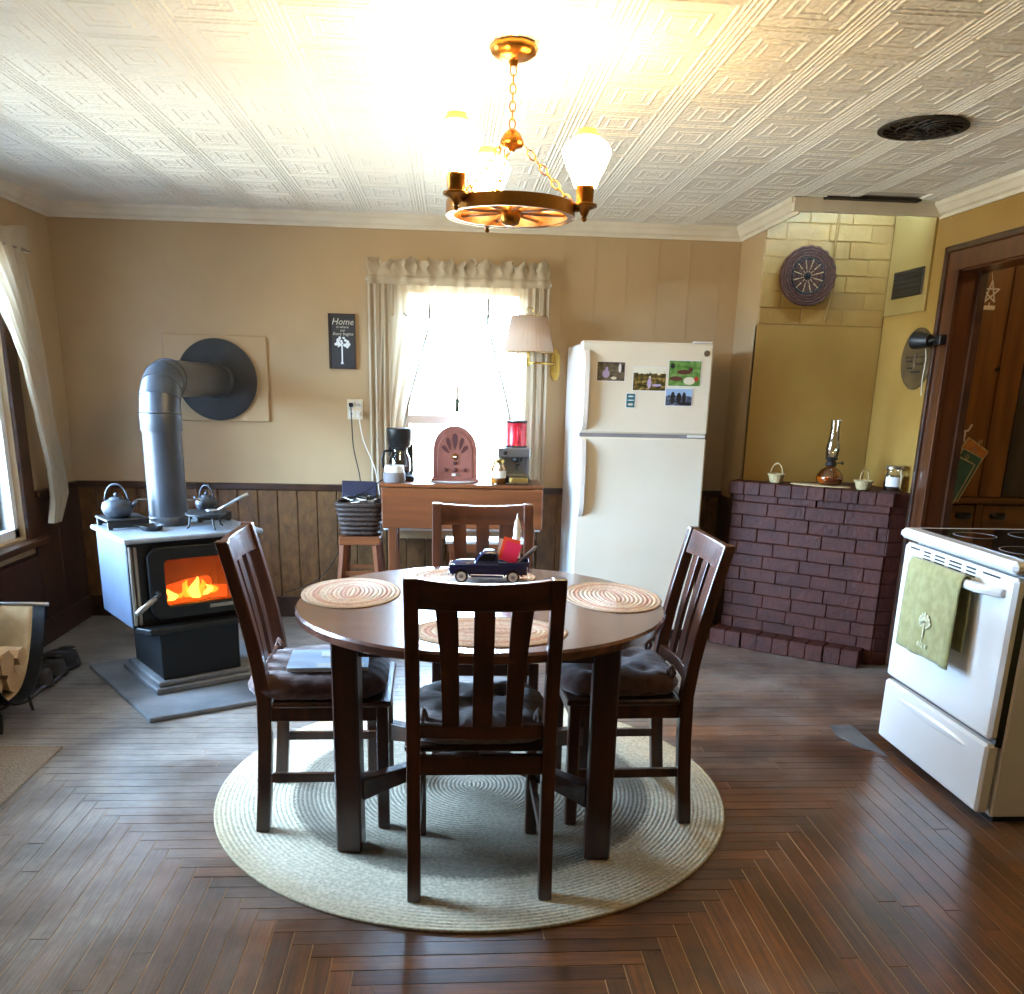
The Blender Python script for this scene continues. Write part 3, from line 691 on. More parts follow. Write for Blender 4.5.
# ---- round dining table
def table():
    t = thing('dining_table', 'round dark wood dining table on square legs', 'table', (.11, 2.79, .0095), -.09)
    MB().lathe([(.570, .705), (.584, .712), (.586, .733), (.580, .741)], 64).build('tabletop', 'table_top', t, smooth=True, auto=40)
    L = [(-.385, -.275), (.385, -.275), (.385, .275), (-.385, .275)]
    for x, y in L:
        MB().cbox(x-.039, x+.039, y-.039, y+.039, 0, .705, .005).build('leg', 'table_leg', t)
    for y in (-.275, .275): MB().box(-.346, .346, y-.012, y+.012, .63, .705).build('apron', 'table_leg', t, bevel=.003)
    for x in (-.385, .385): MB().box(x-.012, x+.012, -.236, .236, .63, .705).build('apron', 'table_leg', t, bevel=.003)
    for sgn in (1, -1):
        secs = []
        for i in range(13):
            u = i/12*2-1; x = u*.355; y = u*.25*sgn; lift = .03*(1-u*u)
            d = Vector((.355, .25*sgn)).normalized(); n = Vector((-d.y, d.x))*.02
            z0, z1 = .155+lift*1.6, .225+lift*.6
            if sgn < 0: z0, z1 = z0-.002, z1+.002
            secs.append([(x+n.x, y+n.y, z0), (x-n.x, y-n.y, z0), (x-n.x, y-n.y, z1), (x+n.x, y+n.y, z1)])
        MB().sweep(secs).build('cross_stretcher', 'table_leg', t, bevel=.004)
table()

# ---- slat-back chairs (local: seat faces +y, back at -y)
def chair(loc, rotz, label):
    t = thing('dining_chair', label, 'chair', loc, rotz, 'slat-back dining chairs')
    def py(z):   # centre line of the rear posts
        if z < .45: return -.205+.025*math.sin(PI/2*z/.45)
        u = (z-.45)/.5; return -.18-.098*u**1.35
    for sx in (-1, 1):
        secs = []
        for z in (0, .15, .3, .45, .55, .65, .75, .85, .948):
            w = .019; d = .022 if z < .5 else .022-.003*(z-.5)/.45; y = py(z); x = sx*.186
            secs.append([(x-w, y-d, z), (x+w, y-d, z), (x+w, y+d, z), (x-w, y+d, z)])
        MB().sweep(secs).build('rear_post', 'chair', t, bevel=.004)
        MB().cbox(sx*.180-.019, sx*.180+.019, .165, .203, 0, .425, .004).build('front_leg', 'chair', t)
        MB().box(sx*.18-.011, sx*.18+.011, -.165, .168, .375, .425).build('side_apron', 'chair', t, bevel=.003)
        MB().box(sx*.18-.010, sx*.18+.010, -.175, .170, .165, .195).build('side_stretcher', 'chair', t, bevel=.003)
    MB().box(-.165, .165, .172, .196, .365, .425).build('front_apron', 'chair_x', t, bevel=.003)
    MB().box(-.168, .168, -.195, -.172, .375, .432).build('rear_apron', 'chair_x', t, bevel=.003)
    MB().cbox(-.212, .212, -.155, .215, .427, .447, .005).build('seat', 'chair_x', t)
    def rail(z0, z1, bow, name, th=.011):
        secs = []
        for i in range(11):
            u = i/10*2-1; x = u*.170; q = []
            for z, s in ((z0, -1), (z0, 1), (z1, 1), (z1, -1)):
                zz = z-(.012*u*u if z == z1 and name == 'top_rail' else 0)*0+(.010*u*u if z == z1 and name == 'top_rail' else 0)
                q.append((x, py(zz)-bow*(1-u*u)+s*th, zz))
            secs.append(q)
        MB().sweep(secs).build(name, 'chair_x', t, bevel=.003)
    rail(.862, .936, .022, 'top_rail'); rail(.485, .525, .018, 'lower_rail')
    for x0, w0, w1, sh in ((-.085, .046, .058, -.012), (0, .054, .054, 0), (.085, .046, .058, .012)):
        secs = []
        for i in range(8):
            z = .522+(.866-.522)*i/7; u = i/7; wv = w0+(w1-w0)*u**2; xc = x0*1.0+sh*u**2; y = py(z)-.018*(1-(x0/.17)**2)
            secs.append([(xc-wv/2, y-.007, z), (xc+wv/2, y-.007, z), (xc+wv/2, y+.007, z), (xc-wv/2, y+.007, z)])
        MB().sweep(secs).build('back_slat', 'chair', t, bevel=.002)
    return t
CH = [((.095, 2.452, .0095), 0, 'slat-back wooden chair nearest the viewer, its back to us'),
      ((-.393, 2.862, .0095), -PI/2+.02, 'slat-back wooden chair beside the wood stove holding a magazine'),
      ((.594, 2.878, .0095), PI/2+.02, 'slat-back wooden chair on the fridge and brick hearth side'),
      ((.143, 3.355, .0095), PI, 'slat-back wooden chair behind the table, facing the viewer')]
c0 = chair(*CH[0])
for l, r, lab in CH[1:]: dup(c0, l, r, lab)

def cushion(loc, rotz, label, mat_, seed, size=1):
    rng = random.Random(seed); t = thing('seat_cushion', label, 'cushion', loc, rotz, 'tied seat cushions')
    n = 64; ph = rng.random()*6
    tuft = [(0, 0), (-.085, -.085), (.085, -.085), (-.085, .085), (.085, .085)]
    def sq(a):
        c, s = abs(math.cos(a)), abs(math.sin(a)); return 1/((c**4.5+s**4.5)**(1/4.5))
    prof = [(.02, .066), (.15, .068), (.3, .072), (.45, .076), (.6, .078), (.74, .076), (.86, .069), (.95, .056), (1.0, .036), (.99, .018), (.93, .005), (.8, 0), (.4, 0), (.02, 0)]
    vs = []; fs = []
    for k, (f, z) in enumerate(prof):
        for i in range(n):
            a = 2*PI*i/n; r = .205*size*sq(a)*f
            g = .5+.5*math.cos(22*a+ph); 
            if k in (7, 8, 9, 10): r *= 1-.035*g*(1 if k != 8 else .8)
            x, y = r*math.cos(a), r*math.sin(a); zz = z
            if k < 8:
                for tx, ty in tuft:
                    d2 = (x-tx)**2+(y-ty)**2; zz -= .030*math.exp(-d2/.0011)
                zz += .004*math.sin(31*x+ph)*math.sin(27*y+ph*2)-.006*(g if 5 <= k <= 7 else 0)
            vs.append((x, y, zz))
    for k in range(len(prof)-1):
        for i in range(n):
            j = (i+1) % n; fs.append((k*n+i, k*n+j, (k+1)*n+j, (k+1)*n+i))
    fs.append(tuple(range(n))); fs.append(tuple((len(prof)-1)*n+i for i in range(n))[::-1])
    MB().add(vs, fs).build('pad', mat_, t, smooth=True)
    for sx in (-1, 1):
        MB().tube([(sx*.160, -.16, .045), (sx*.164, -.172, .075), (sx*.160, -.165, .098), (sx*.155, -.152, .080), (sx*.150, -.155, .05)], [.005, .008, .009, .008, .005], 6).build('tie', mat_, t, smooth=True)
    for x, y in tuft:
        MB().sphere((x, y, .043), .008, 8, 4, (1, 1, .5)).build('button', mat_, t)
def on_chair(i, dy=.03):
    (x, y, z), r, _ = CH[i]; v = Matrix.Rotation(r, 3, 'Z') @ Vector((0, dy, 0)); return (x+v.x, y+v.y, z+.4475), r
CLAB = ['taupe tufted cushion on the chair nearest the viewer', 'brown gathered cushion under the magazine', 'brown tufted cushion on the chair nearest the fridge', 'brown cushion on the chair behind the table']
for i in range(4):
    l, r = on_chair(i, -.022 if i == 1 else .03); cushion(l, r, CLAB[i], 'cushion_tan' if i == 0 else 'cushion', i, 1.09 if i == 1 else 1)
l, r = on_chair(1)
mg = thing('magazine', 'pale blue magazine lying on the brown chair cushion', 'magazine', (l[0]-.035, l[1]-.05, l[2]+.080), .06)
MB().cbox(-.11, .14, -.10, .10, 0, .012, .001).build('pages', 'paper_w', mg)
MB().box(-.112, .142, -.102, .102, .012, .0135).build('cover', 'paper', mg)
MB().box(-.02, .13, -.09, -.055, .0135, .0140).build('title_strip', 'paper_w', mg)
pn = thing('pen', 'black pen lying on the magazine', 'pen', (l[0]+.0, l[1]+.02, l[2]+.1045), 1.9)
MB().tube([(-.055, 0, 0), (.05, 0, 0), (.062, 0, 0)], [.0045, .0045, .001], 8).build('barrel', 'black', pn)
MB().box(-.055, -.02, -.0015, .0015, .0035, .0065).build('clip', 'steel', pn)
nc = tag(MB().box(-.045, .045, -.03, .03, 0, .001).build('notecard', 'paper_w', None, (l[0]-.005, l[1]-.005, l[2]+.0945), .1), 'small white card on the magazine under the pen', 'card')

# ---- rugs
def braided(name, label, cat, mat_, w, core, coils, h, loc, rotz=0, group=None, seg=96, lo=.25):
    """coils laid round a short straight core along y"""
    n = seg; prof = []
    for k in range(coils):
        f0, f1 = k/coils, (k+1)/coils
        for q, z in ((.0, lo), (.3, .9), (.6, 1.0), (.88, .7+.3*lo)): prof.append((f0+(f1-f0)*q, z*h))
    prof.append((1, h*.2)); prof.append((.99, 0))
    vs = [(w*max(f, .004)*math.cos(2*PI*i/n), (w*max(f, .004)+core)*math.sin(2*PI*i/n), z) for f, z in prof for i in range(n)]
    fs = [(k*n+i, k*n+(i+1) % n, (k+1)*n+(i+1) % n, (k+1)*n+i) for k in range(len(prof)-1) for i in range(n)]
    fs.append(tuple(range(n))); fs.append(tuple((len(prof)-1)*n+i for i in range(n)))
    o = MB().add(vs, fs).build(name, mat_, None, loc, rotz, smooth=True)
    l = o.data.uv_layers.new(name='coil')
    for lp in o.data.loops: l.data[lp.index].uv = (prof[lp.vertex_index//n][0], (lp.vertex_index % n)/n)
    return tag(o, label, cat, group)
braided('braided_rug', 'large round oatmeal braided rug under the table', 'rug', 'rug', .905, .015, 60, .009, (.095, 3.005, 0), lo=.75)
PM = [((-.315, 2.90, .7505), 0, 'oval braided placemat on the side nearest the wood stove'), ((.545, 2.865, .7505), .04, 'oval braided placemat on the side nearest the fridge'),
      ((.12, 2.42, .7505), PI/2, 'oval braided placemat seen through the nearest chair back'), ((.10, 3.165, .7505), PI/2, 'oval braided placemat under the toy truck')]
for l, r, lab in PM: braided('placemat', lab, 'placemat', 'placemat', .162, .060, 11, .004, l, r, 'oval braided placemats', 64)
mt = MB().cbox(-2.15, -1.515, 2.55, 3.387, 0, .010, .003)
tag(mt.build('floor_mat', 'mat'), 'small oatmeal woven mat at the left edge of the floor', 'mat')

# ---- toy truck and what it carries (local +x is its front)
def truck():
    t = thing('toy_truck', 'navy blue vintage toy pickup truck on the table', 'toy truck', (.146, 3.09, .7547), PI-.06)
    b = MB(); xz(b, [(-.135, .028), (.135, .028), (.140, .045), (.136, .062), (.05, .066), (-.135, .064)], -.040, .040); b.build('chassis', 'truck', t, bevel=.005)
    hood = []
    for x, w, z in ((.045, .036, .076), (.08, .034, .077), (.115, .028, .073), (.136, .020, .062)):
        hood.append([(x, w*math.cos(a), .05+(z-.05)*math.sin(a)) for a in [PI*k/10 for k in range(11)]])
    MB().sweep(hood).build('hood', 'truck', t, smooth=True, auto=50)
    cab = []
    for z, xa, xb, w in ((.05, -.035, .052, .040), (.076, -.035, .050, .040), (.100, -.031, .028, .034), (.108, -.026, .020, .030), (.111, -.015, .010, .022)):
        cab.append([(xa, -w, z), (xb, -w, z), (xb, w, z), (xa, w, z)])
    MB().sweep(cab).build('cab', 'truck', t, bevel=.006, smooth=True, auto=40)
    MB().add([(.0505, -.030, .079), (.0505, .030, .079), (.0318, .026, .098), (.0318, -.026, .098)], [(0, 1, 2, 3)]).build('windshield', 'black_glass', t, solid=.002)
    for s in (-1, 1):
        MB().add([(-.022, s*.0402, .079), (.040, s*.0402, .079), (.024, s*.0350, .098), (-.020, s*.0350, .098)], [(0, 1, 2, 3)]).build('side_window', 'black_glass', t, solid=.002)
        for x in (.095, -.085):
            fd = []
            for k in range(11):
                a = PI*k/10; c = (x+.033*math.cos(a), .026+.030*math.sin(a)); c2 = (x+.027*math.cos(a), .026+.024*math.sin(a))
                fd.append([(c[0], s*.034, c[1]), (c[0], s*.052, c[1]), (c2[0], s*.052, c2[1]), (c2[0], s*.034, c2[1])])
            MB().sweep(fd).build('fender', 'truck', t, smooth=True, auto=40)
            wh = MB().lathe([(.010, -.007), (.0215, -.007), (.023, -.003), (.023, .003), (.0215, .007), (.010, .007)], 20, T(x, s*.042, .023) @ RX(PI/2)).build('wheel', 'black', t, smooth=True, auto=40)
            MB().lathe([(.008, .0072), (.0165, .0072), (.0165, .0082), (.008, .0082)], 20, T(x, s*.042, .023) @ RX(-s*PI/2) ).build('whitewall', 'white', wh)
            MB().lathe([(.001, .0075), (.007, .0095), (.001, .0105)], 12, T(x, s*.042, .023) @ RX(-s*PI/2)).build('hubcap', 'steel', wh)
        MB().box(-.05, .062, s*.040-.006, s*.040+.008, .020, .026).build('running_board', 'truck', t, bevel=.002)
        MB().box(-.138, -.036, s*.040-.003, s*.040, .060, .074).build('bed_side', 'truck', t, bevel=.0015)
        MB().lathe([(.001, 0), (.008, .002), (.009, .006), (.001, .008)], 12, T(.132, s*.030, .056) @ RY(PI/2)).build('headlight', 'steel', t)
    MB().box(-.141, -.137, -.040, .040, .040, .074).build('tailgate', 'truck', t, bevel=.0015)
    MB().box(.136, .143, -.046, .046, .026, .034).build('bumper', 'steel', t, bevel=.002)
    gr = MB()
    for k in range(5): gr.box(.1365, .1385, -.018, .018, .040+k*.004, .042+k*.004)
    gr.build('grille', 'steel', t)
truck()
def card(name, label, m_, x, y, z, w, h, tilt, lean, rz=-.06):
    b = MB(); b.box(-w/2, w/2, -.0008, .0008, 0, h, T(x, y, z) @ RZ(rz) @ RX(lean) @ RY(tilt)); return tag(b.build(name, m_), label, 'card')
card('greeting_card', 'hot pink card leaning in the toy truck bed', 'pink', .212, 3.072, .826, .056, .070, .30, -.12)
card('greeting_card', 'orange card behind the pink card in the toy truck', 'orange', .206, 3.083, .826, .060, .082, .26, -.12)
card('greeting_card', 'white card edge behind the orange card in the truck', 'paper_w', .196, 3.094, .826, .056, .074, .22, -.12)
for i, (dx, m_, lab) in enumerate(((0, 'steel', 'silver pen leaning out of the toy truck bed'), (.012, 'black', 'black pen leaning out beside the silver one in the truck'))):
    p = thing('pen', lab, 'pen', (.245+dx, 3.072+.014*i, .823))
    MB().tube([(0, 0, 0), (.060, 0, .055), (.066, 0, .0605)], [.0045, .0045, .0015], 8).build('barrel', m_, p)
    MB().bar((.045, -.005, .041), (.06, -.005, .0555), .002, .003).build('clip', 'steel', p)
c = thing('candle', 'slim white taper candle standing behind the toy truck', 'candle', (.252, 3.205, .7545))
MB().lathe([(.0125, 0), (.0125, .17), (.010, .188), (.003, .21), (.0015, .222)], 14).build('wax', 'wax', c, smooth=True, auto=40)
MB().lathe([(.022, 0), (.026, .004), (.016, .012), (.014, .016)], 16).build('holder', 'white', c, smooth=True, auto=40)

# ---- drop-leaf table under the back window
def dropleaf():
    t = thing('drop_leaf_table', 'honey oak drop-leaf table under the back window, leaf hanging down', 'table', (.08, 5.0, 0))
    MB().cbox(-.455, .455, -.005, .365, .866, .886, .004).build('tabletop', 'oak', t)
    MB().cbox(-.445, .452, -.012, .006, .64, .862, .004).build('drop_leaf', 'oak', t)
    for x in (-.39, .39):
        for y in (.055, .325): MB().cbox(x-.024, x+.024, y-.024, y+.024, 0, .866, .004).build('leg', 'oak_v', t)
    MB().box(-.37, .37, .31, .335, .76, .866).build('apron', 'oak', t); MB().box(-.37, .37, .045, .065, .76, .866).build('apron', 'oak', t)
    for x in (-.39, .39): MB().box(x-.01, x+.01, .08, .305, .76, .866).build('side_apron', 'oak', t)
dropleaf()
t = thing('low_stool', 'low wooden stool with a pale top under the drop-leaf table', 'stool', (.22, 5.22, 0))
MB().cbox(-.23, .23, -.09, .09, .53, .548, .004).build('seat', 'white', t)  # white seat colour stands in for daylight on the wood
MB().box(-.215, .215, -.08, -.06, .48, .53).build('apron', 'oak', t); MB().box(-.215, .215, .06, .08, .48, .53).build('apron', 'oak', t)
for x in (-.19, .19):
    for y in (-.06, .06): MB().cbox(x-.018, x+.018, y-.018, y+.018, 0, .53, .003).build('leg', 'oak_v', t)

# ---- things on the drop-leaf table
ZT = .8865
def radio():
    t = thing('cathedral_radio', 'brown arched cathedral radio on the drop-leaf table', 'radio', (.04, 5.19, ZT+.006))
    out = [(-.125, 0)]; out += [(-.125+.002*k/6, .16*k/6) for k in range(1, 7)]
    for k in range(0, 25):
        a = PI-PI*k/24; out.append((.123*math.cos(a)*(1-.08*math.sin(a)**2), .16+.145*math.sin(a)**.85 if math.sin(a) > 0 else .16))
    out += [(.125, 0)]
    pts = []
    for p in out:
        if not pts or abs(p[0]-pts[-1][0])+abs(p[1]-pts[-1][1]) > 1e-4: pts.append(p)
    b = MB(); xz(b, pts, -.05, .09); b.build('case', 'radio', t, bevel=.006)
    b = MB(); xz(b, [(p[0]*.80, .012+p[1]*.86) for p in pts], -.056, -.049); b.build('front_panel', 'radio', t, bevel=.003)
    MB().cbox(-.134, .134, -.062, .096, -.001, .014, .003).build('plinth', 'radio', t)
    def petal(cx, cz, w, h, ang):
        q = [(w*math.sin(2*PI*k/16)*(.65+.35*math.cos(2*PI*k/16)), h*math.cos(2*PI*k/16)) for k in range(16)]
        ca, sa = math.cos(ang), math.sin(ang)
        b = MB(); xz(b, [(cx+x*ca+z*sa, cz-x*sa+z*ca) for x, z in q], -.0585, -.0555); b.build('grille_petal', 'radio_d', t)
    petal(0, .218, .022, .046, 0); petal(-.034, .205, .016, .036, -.25); petal(.034, .205, .016, .036, .25); petal(-.052, .175, .016, .028, -.75); petal(.052, .175, .016, .028, .75)
    d = MB().lathe([(.001, 0), (.016, 0), (.018, .004), (.013, .006)], 16, T(0, -.056, .135) @ RX(PI/2)).build('dial', 'brass', t)
    MB().box(-.010, .010, -.064, -.061, .131, .140).build('dial_face', 'white', d)
    for x, z in ((-.052, .062), (.052, .062), (0, .10), (0, .062)):
        MB().lathe([(.010, 0), (.010, .006), (.007, .012)], 14, T(x, -.056, z) @ RX(PI/2)).build('knob', 'radio_d', t)
    MB().box(-.018, .004, -.059, -.056, .028, .042).build('label_plate', 'white', t); MB().box(.010, .026, -.059, -.056, .028, .042).build('label_plate', 'nickel', t)
radio()
tag(MB().lathe([(.15, 0), (.155, .003), (.15, .006)], 40, Matrix.Diagonal((1, .75, 1, 1))).build('doily', 'white', None, (.04, 5.20, ZT)), 'white oval doily under the cathedral radio', 'doily')
def coffee():
    t = thing('coffee_maker', 'black drip coffee maker with a glass carafe by the curtain', 'coffee maker', (-.275, 5.22, ZT))
    MB().cbox(-.07, .085, -.085, .085, 0, .03, .006).build('base', 'black', t)
    MB().cbox(-.065, .075, .045, .085, .03, .2, .006).build('tower', 'black', t)
    MB().lathe([(.058, .185), (.066, .20), (.066, .215), (.070, .22), (.072, .285), (.068, .29)], 28, T(0, 0, 0)).build('filter_housing', 'black', t, smooth=True, auto=40)
    c = MB().lathe([(.045, .032), (.060, .045), (.064, .075), (.060, .12), (.046, .155), (.044, .175)], 28, T(0, -.012, 0), cap=False).build('carafe', 'clear', t, smooth=True)
    MB().lathe([(.043, .034), (.057, .047), (.060, .075), (.059, .08)], 28, T(0, -.012, 0)).build('coffee', 'wax_dark', c, smooth=True, auto=40)
    MB().tube([(-.045, -.012, .165), (-.085, -.012, .16), (-.098, -.012, .12), (-.092, -.012, .07), (-.062, -.012, .06)], .008, 8).build('handle', 'black', c, smooth=True)
    MB().lathe([(.046, .170), (.048, .183), (.02, .186)], 24, T(0, -.012, 0)).build('lid', 'black', c)
coffee()
t = thing('smart_speaker', 'round grey speaker with a white top beside the carafe', 'speaker', (-.298, 5.075, ZT))
MB().lathe([(.058, 0), (.062, .006), (.062, .05), (.060, .056)], 32).build('body', 'grey', t, smooth=True, auto=40)
MB().lathe([(.054, .056), (.054, .088), (.050, .094)], 32).build('top_cap', 'white', t, smooth=True, auto=40)
MB().lathe([(.050, 0), (.059, .0008), (.059, .006)], 32).build('foot', 'black', t)
def espresso():
    t = thing('espresso_machine', 'silver and black countertop coffee machine under the red canister', 'coffee machine', (.375, 5.24, ZT))
    MB().cbox(-.09, .09, -.09, .10, 0, .03, .005).build('drip_tray', 'black', t)
    MB().cbox(-.09, .09, .0, .10, .03, .14, .005).build('back', 'steel', t)
    MB().cbox(-.095, .095, -.095, .105, .14, .195, .008).build('head', 'steel', t)
    g = MB().lathe([(.026, .118), (.030, .124), (.030, .14)], 20, T(.02, -.05, 0)).build('group_head', 'black', t)
    MB().tube([(.02, -.06, .12), (.02, -.14, .108)], [.008, .010], 8).build('portafilter_handle', 'black', g)
    MB().lathe([(.004, .07), (.006, .12)], 8, T(.02, -.05, 0)).build('spout', 'black', t)
    MB().cbox(-.085, .085, -.085, -.01, .03, .036, .002).build('grid', 'black', t)
    MB().box(-.086, -.072, -.09, .0, .03, .14).build('side_post', 'steel', t); MB().box(.078, .088, -.09, .0, .03, .14).build('side_post', 'steel', t)
    MB().lathe([(.012, 0), (.012, .012), (.008, .016)], 14, T(-.05, -.095, .168) @ RX(PI/2)).build('knob', 'black', t)
espresso()
t = thing('red_canister', 'red enamel canister with black rims on the coffee machine', 'canister', (.392, 5.235, ZT+.1955))
MB().lathe([(.060, .008), (.059, .01), (.059, .137), (.060, .14)], 32).build('body', 'red', t, smooth=True, auto=40)
MB().lathe([(.063, 0), (.064, .004), (.061, .010)], 32).build('base_rim', 'black', t); MB().lathe([(.061, .136), (.063, .142), (.061, .148)], 32).build('lid_rim', 'black', t)
MB().tube([(.005, -.058, .035), (.005, -.086, .045), (.005, -.09, .08), (.005, -.086, .11), (.005, -.058, .118)], .008, 8).build('handle', 'red', t, smooth=True)
t = thing('honey_jar', 'glass jar of honey with a label by the butter dish', 'jar', (.285, 5.075, ZT))
MB().lathe([(.038, 0), (.043, .006), (.043, .085), (.030, .108), (.030, .118)], 28).build('glass', 'clear', t, smooth=True, auto=50)
MB().lathe([(.037, .004), (.0405, .009), (.0405, .078)], 28).build('honey', 'honey', t, smooth=True, auto=50)
MB().lathe([(.0435, .035), (.0437, .036), (.0437, .074), (.0435, .075)], 28, cap=False).build('label_band', 'ivory', t)
MB().lathe([(.033, .118), (.033, .134), (.030, .136)], 24).build('lid', 'brass_bright', t)
t = thing('butter_dish', 'clear glass butter dish in front of the coffee machine', 'dish', (.40, 5.07, ZT))
MB().cbox(-.078, .078, -.042, .042, 0, .010, .004).build('plate', 'clear', t)
MB().cbox(-.055, .050, -.022, .022, .011, .035, .003).build('butter', 'butter', t)
MB().sweep([[(-.066, -.034, .0105), (.066, -.034, .0105), (.066, .034, .0105), (-.066, .034, .0105)], [(-.052, -.026, .058), (.052, -.026, .058), (.052, .026, .058), (-.052, .026, .058)]]).build('cover', 'clear', t, bevel=.005)
t = thing('window_candle', 'slender electric candle on the window meeting rail', 'candle', (.055, YB+.045, 1.2615))
MB().lathe([(.022, 0), (.022, .008), (.012, .014), (.012, .05), (.016, .055), (.014, .075)], 18).build('base', 'bulb_green', t, smooth=True, auto=40)
MB().lathe([(.010, .075), (.010, .15), (.009, .155)], 14).build('sleeve', 'ivory', t, smooth=True, auto=40)
MB().lathe([(.005, .155), (.011, .175), (.009, .2), (.001, .235)], 14).build('bulb', 'clear', t, smooth=True)
MB().lathe([(.003, .235), (.005, .262), (.001, .275)], 8).build('tip', 'brass_bright', t)

# ---- stool with wicker basket
t = thing('step_stool', 'small splay-legged wooden stool under the wicker basket', 'stool', (-.50, 5.20, 0))
MB().cbox(-.118, .118, -.118, .118, .525, .572, .005).build('seat', 'oak', t)
for sx in (-1, 1):
    for sy in (-1, 1):
        MB().bar((sx*.135, sy*.135, 0), (sx*.092, sy*.092, .527), .036, .036).build('leg', 'oak_v', t, bevel=.003)
for z, o in ((.22, .117), (.36, .106)):
    for sy in (-1, 1): MB().box(-o+.012, o-.012, sy*o-.009, sy*o+.009, z-.012, z+.012).build('rung', 'oak', t, bevel=.003)
def basket():
    t = thing('wicker_basket', 'dark wicker basket of cables on the small stool', 'basket', (-.50, 5.20, .5735))
    for k in range(7):
        z = .016+k*.027; w = .098+.030*k/6; d = .085+.024*k/6
        pts = []
        for i in range(48):
            a = 2*PI*i/48; q = 1/((abs(math.cos(a))**6+abs(math.sin(a))**6)**(1/6)); wob = .0035*math.cos(24*a+(PI if k % 2 else 0))
            pts.append(((w*q+wob)*math.cos(a), (d*q+wob)*math.sin(a), z))
        MB().tube(pts, .0145, 8, closed=True).build('weave_band', 'wicker', t, smooth=True)
    MB().box(-.09, .09, -.078, .078, 0, .01).build('bottom', 'wicker', t)
basket()
for i, (m_, rr, lab) in enumerate((('white', .0035, 'coiled white cable spilling from the wicker basket'), ('black', .004, 'black cable loop inside the wicker basket'))):
    rng = random.Random(20+i); pts = []
    for k in range(40):
        a = k*.52+i; r = .045+.03*math.sin(k*.9+i); pts.append((-.50+r*1.3*math.cos(a), 5.19+r*math.sin(a), .765+.012*math.sin(k*.7)+i*.014+.01*k/40))
    tag(MB().tube(pts, rr, 6).build('cable', m_, smooth=True), lab, 'cable')
b = MB(); b.cbox(-.10, .10, -.006, .006, 0, .10, .003, T(-.52, 5.33, .763) @ RX(-.25) @ RZ(.1)); tag(b.build('tablet_case', 'blue_dark'), 'navy tablet case standing in the back of the basket', 'case')

# ---- socket and cords
t = thing('wall_outlet', 'ivory double wall outlet left of the curtain', 'outlet', (-.548, YB, 1.265))
MB().cbox(-.046, .046, -.008, 0, -.058, .058, .003).build('plate', 'ivory', t)
for x in (-.022, .022):
    for z in (-.026, .026):
        s = MB().cbox(x-.015, x+.015, -.010, -.007, z-.018, z+.018, .002).build('socket', 'white', t)
        q = MB(); q.box(x-.006, x-.004, -.0108, -.0098, z-.006, z+.006); q.box(x+.004, x+.006, -.0108, -.0098, z-.006, z+.006); q.build('slots', 'black', s)
def cord(name, label, m_, pts, r=.0035, plug=None):
    t = thing(name, label, 'cord', (0, 0, 0)); sm = []
    P_ = [Vector(p) for p in pts]
    for i in range(len(P_)-1):
        a, b_, c_, d_ = P_[max(i-1, 0)], P_[i], P_[i+1], P_[min(i+2, len(P_)-1)]
        for k in range(6):
            u = k/6; sm.append(.5*((2*b_)+(c_-a)*u+(2*a-5*b_+4*c_-d_)*u*u+(3*b_-a-3*c_+d_)*u**3))
    sm.append(P_[-1]); MB().tube(sm, r, 6).build('wire', m_, t, smooth=True)
    if plug: x, z = plug; MB().cbox(x-.012, x+.012, YB-.045, YB-.0048, z-.012, z+.012, .004).build('plug', m_, t)
cord('power_cord', 'black cord hanging from the outlet to the basket', 'black', [(-.57, YB-.04, 1.29), (-.565, YB-.06, 1.2), (-.56, YB-.045, 1.05), (-.53, YB-.05, .9), (-.50, 5.33, .80), (-.45, 5.22, .83), (-.38, 5.15, .885), (-.34, 5.20, .895)], .0035, (-.57, 1.291))
cord('power_cord', 'white cord hanging from the outlet behind the curtain', 'white', [(-.526, YB-.04, 1.24), (-.50, YB-.08, 1.1), (-.45, YB-.10, .98), (-.42, 5.36, .90), (-.40, 5.34, .78)], .0035, (-.526, 1.239))
cord('power_cord', 'black cord trailing down the wainscot to the floor', 'black', [(-.60, 5.34, .50), (-.66, 5.40, .42), (-.74, 5.44, .30), (-.84, 5.45, .22), (-1.0, 5.45, .16)], .003)

# ---- refrigerator
def fridge():
    t = thing('refrigerator', 'cream white top-freezer refrigerator beside the window', 'refrigerator', (.70, 4.89, 0))
    MB().cbox(.004, .706, .06, .60, .02, 1.648, .008).build('cabinet', 'white_enamel', t)
    fz = MB().cbox(0, .71, 0, .058, 1.186, 1.66, .010).build('freezer_door', 'cream_enamel', t)
    ld = MB().cbox(0, .71, 0, .058, .085, 1.166, .010).build('fridge_door', 'cream_enamel', t)
    MB().box(.02, .69, .03, .06, .02, .08).build('kick_grille', 'black', t)
    MB().box(.01, .70, .012, .06, 1.166, 1.186).build('gasket_gap', 'grey', t)
    for par, z0, z1 in ((fz, 1.20, 1.615), (ld, .735, 1.155)):
        secs = []
        for i in range(15):
            u = i/14; z = z0+(z1-z0)*u; d = .040*min(1, 6*min(u, 1-u))**.5+.002
            secs.append([(.016, .001, z), (.016, -d, z), (.044, -d, z), (.050, .001, z)])
        MB().sweep(secs).build('handle', 'handle_cream', par, bevel=.006, smooth=True, auto=40)
    for z in (1.662, 1.176): MB().box(.60, .70, -.002, .05, z-.005 if z < 1.5 else z, z+.008).build('hinge_cover', 'white_enamel', t, bevel=.003)
    MB().lathe([(.016, 0), (.016, .003), (.012, .004)], 20, T(.672, -.001, 1.61) @ RX(PI/2)).build('badge', 'nickel', t)
    return t
fridge()
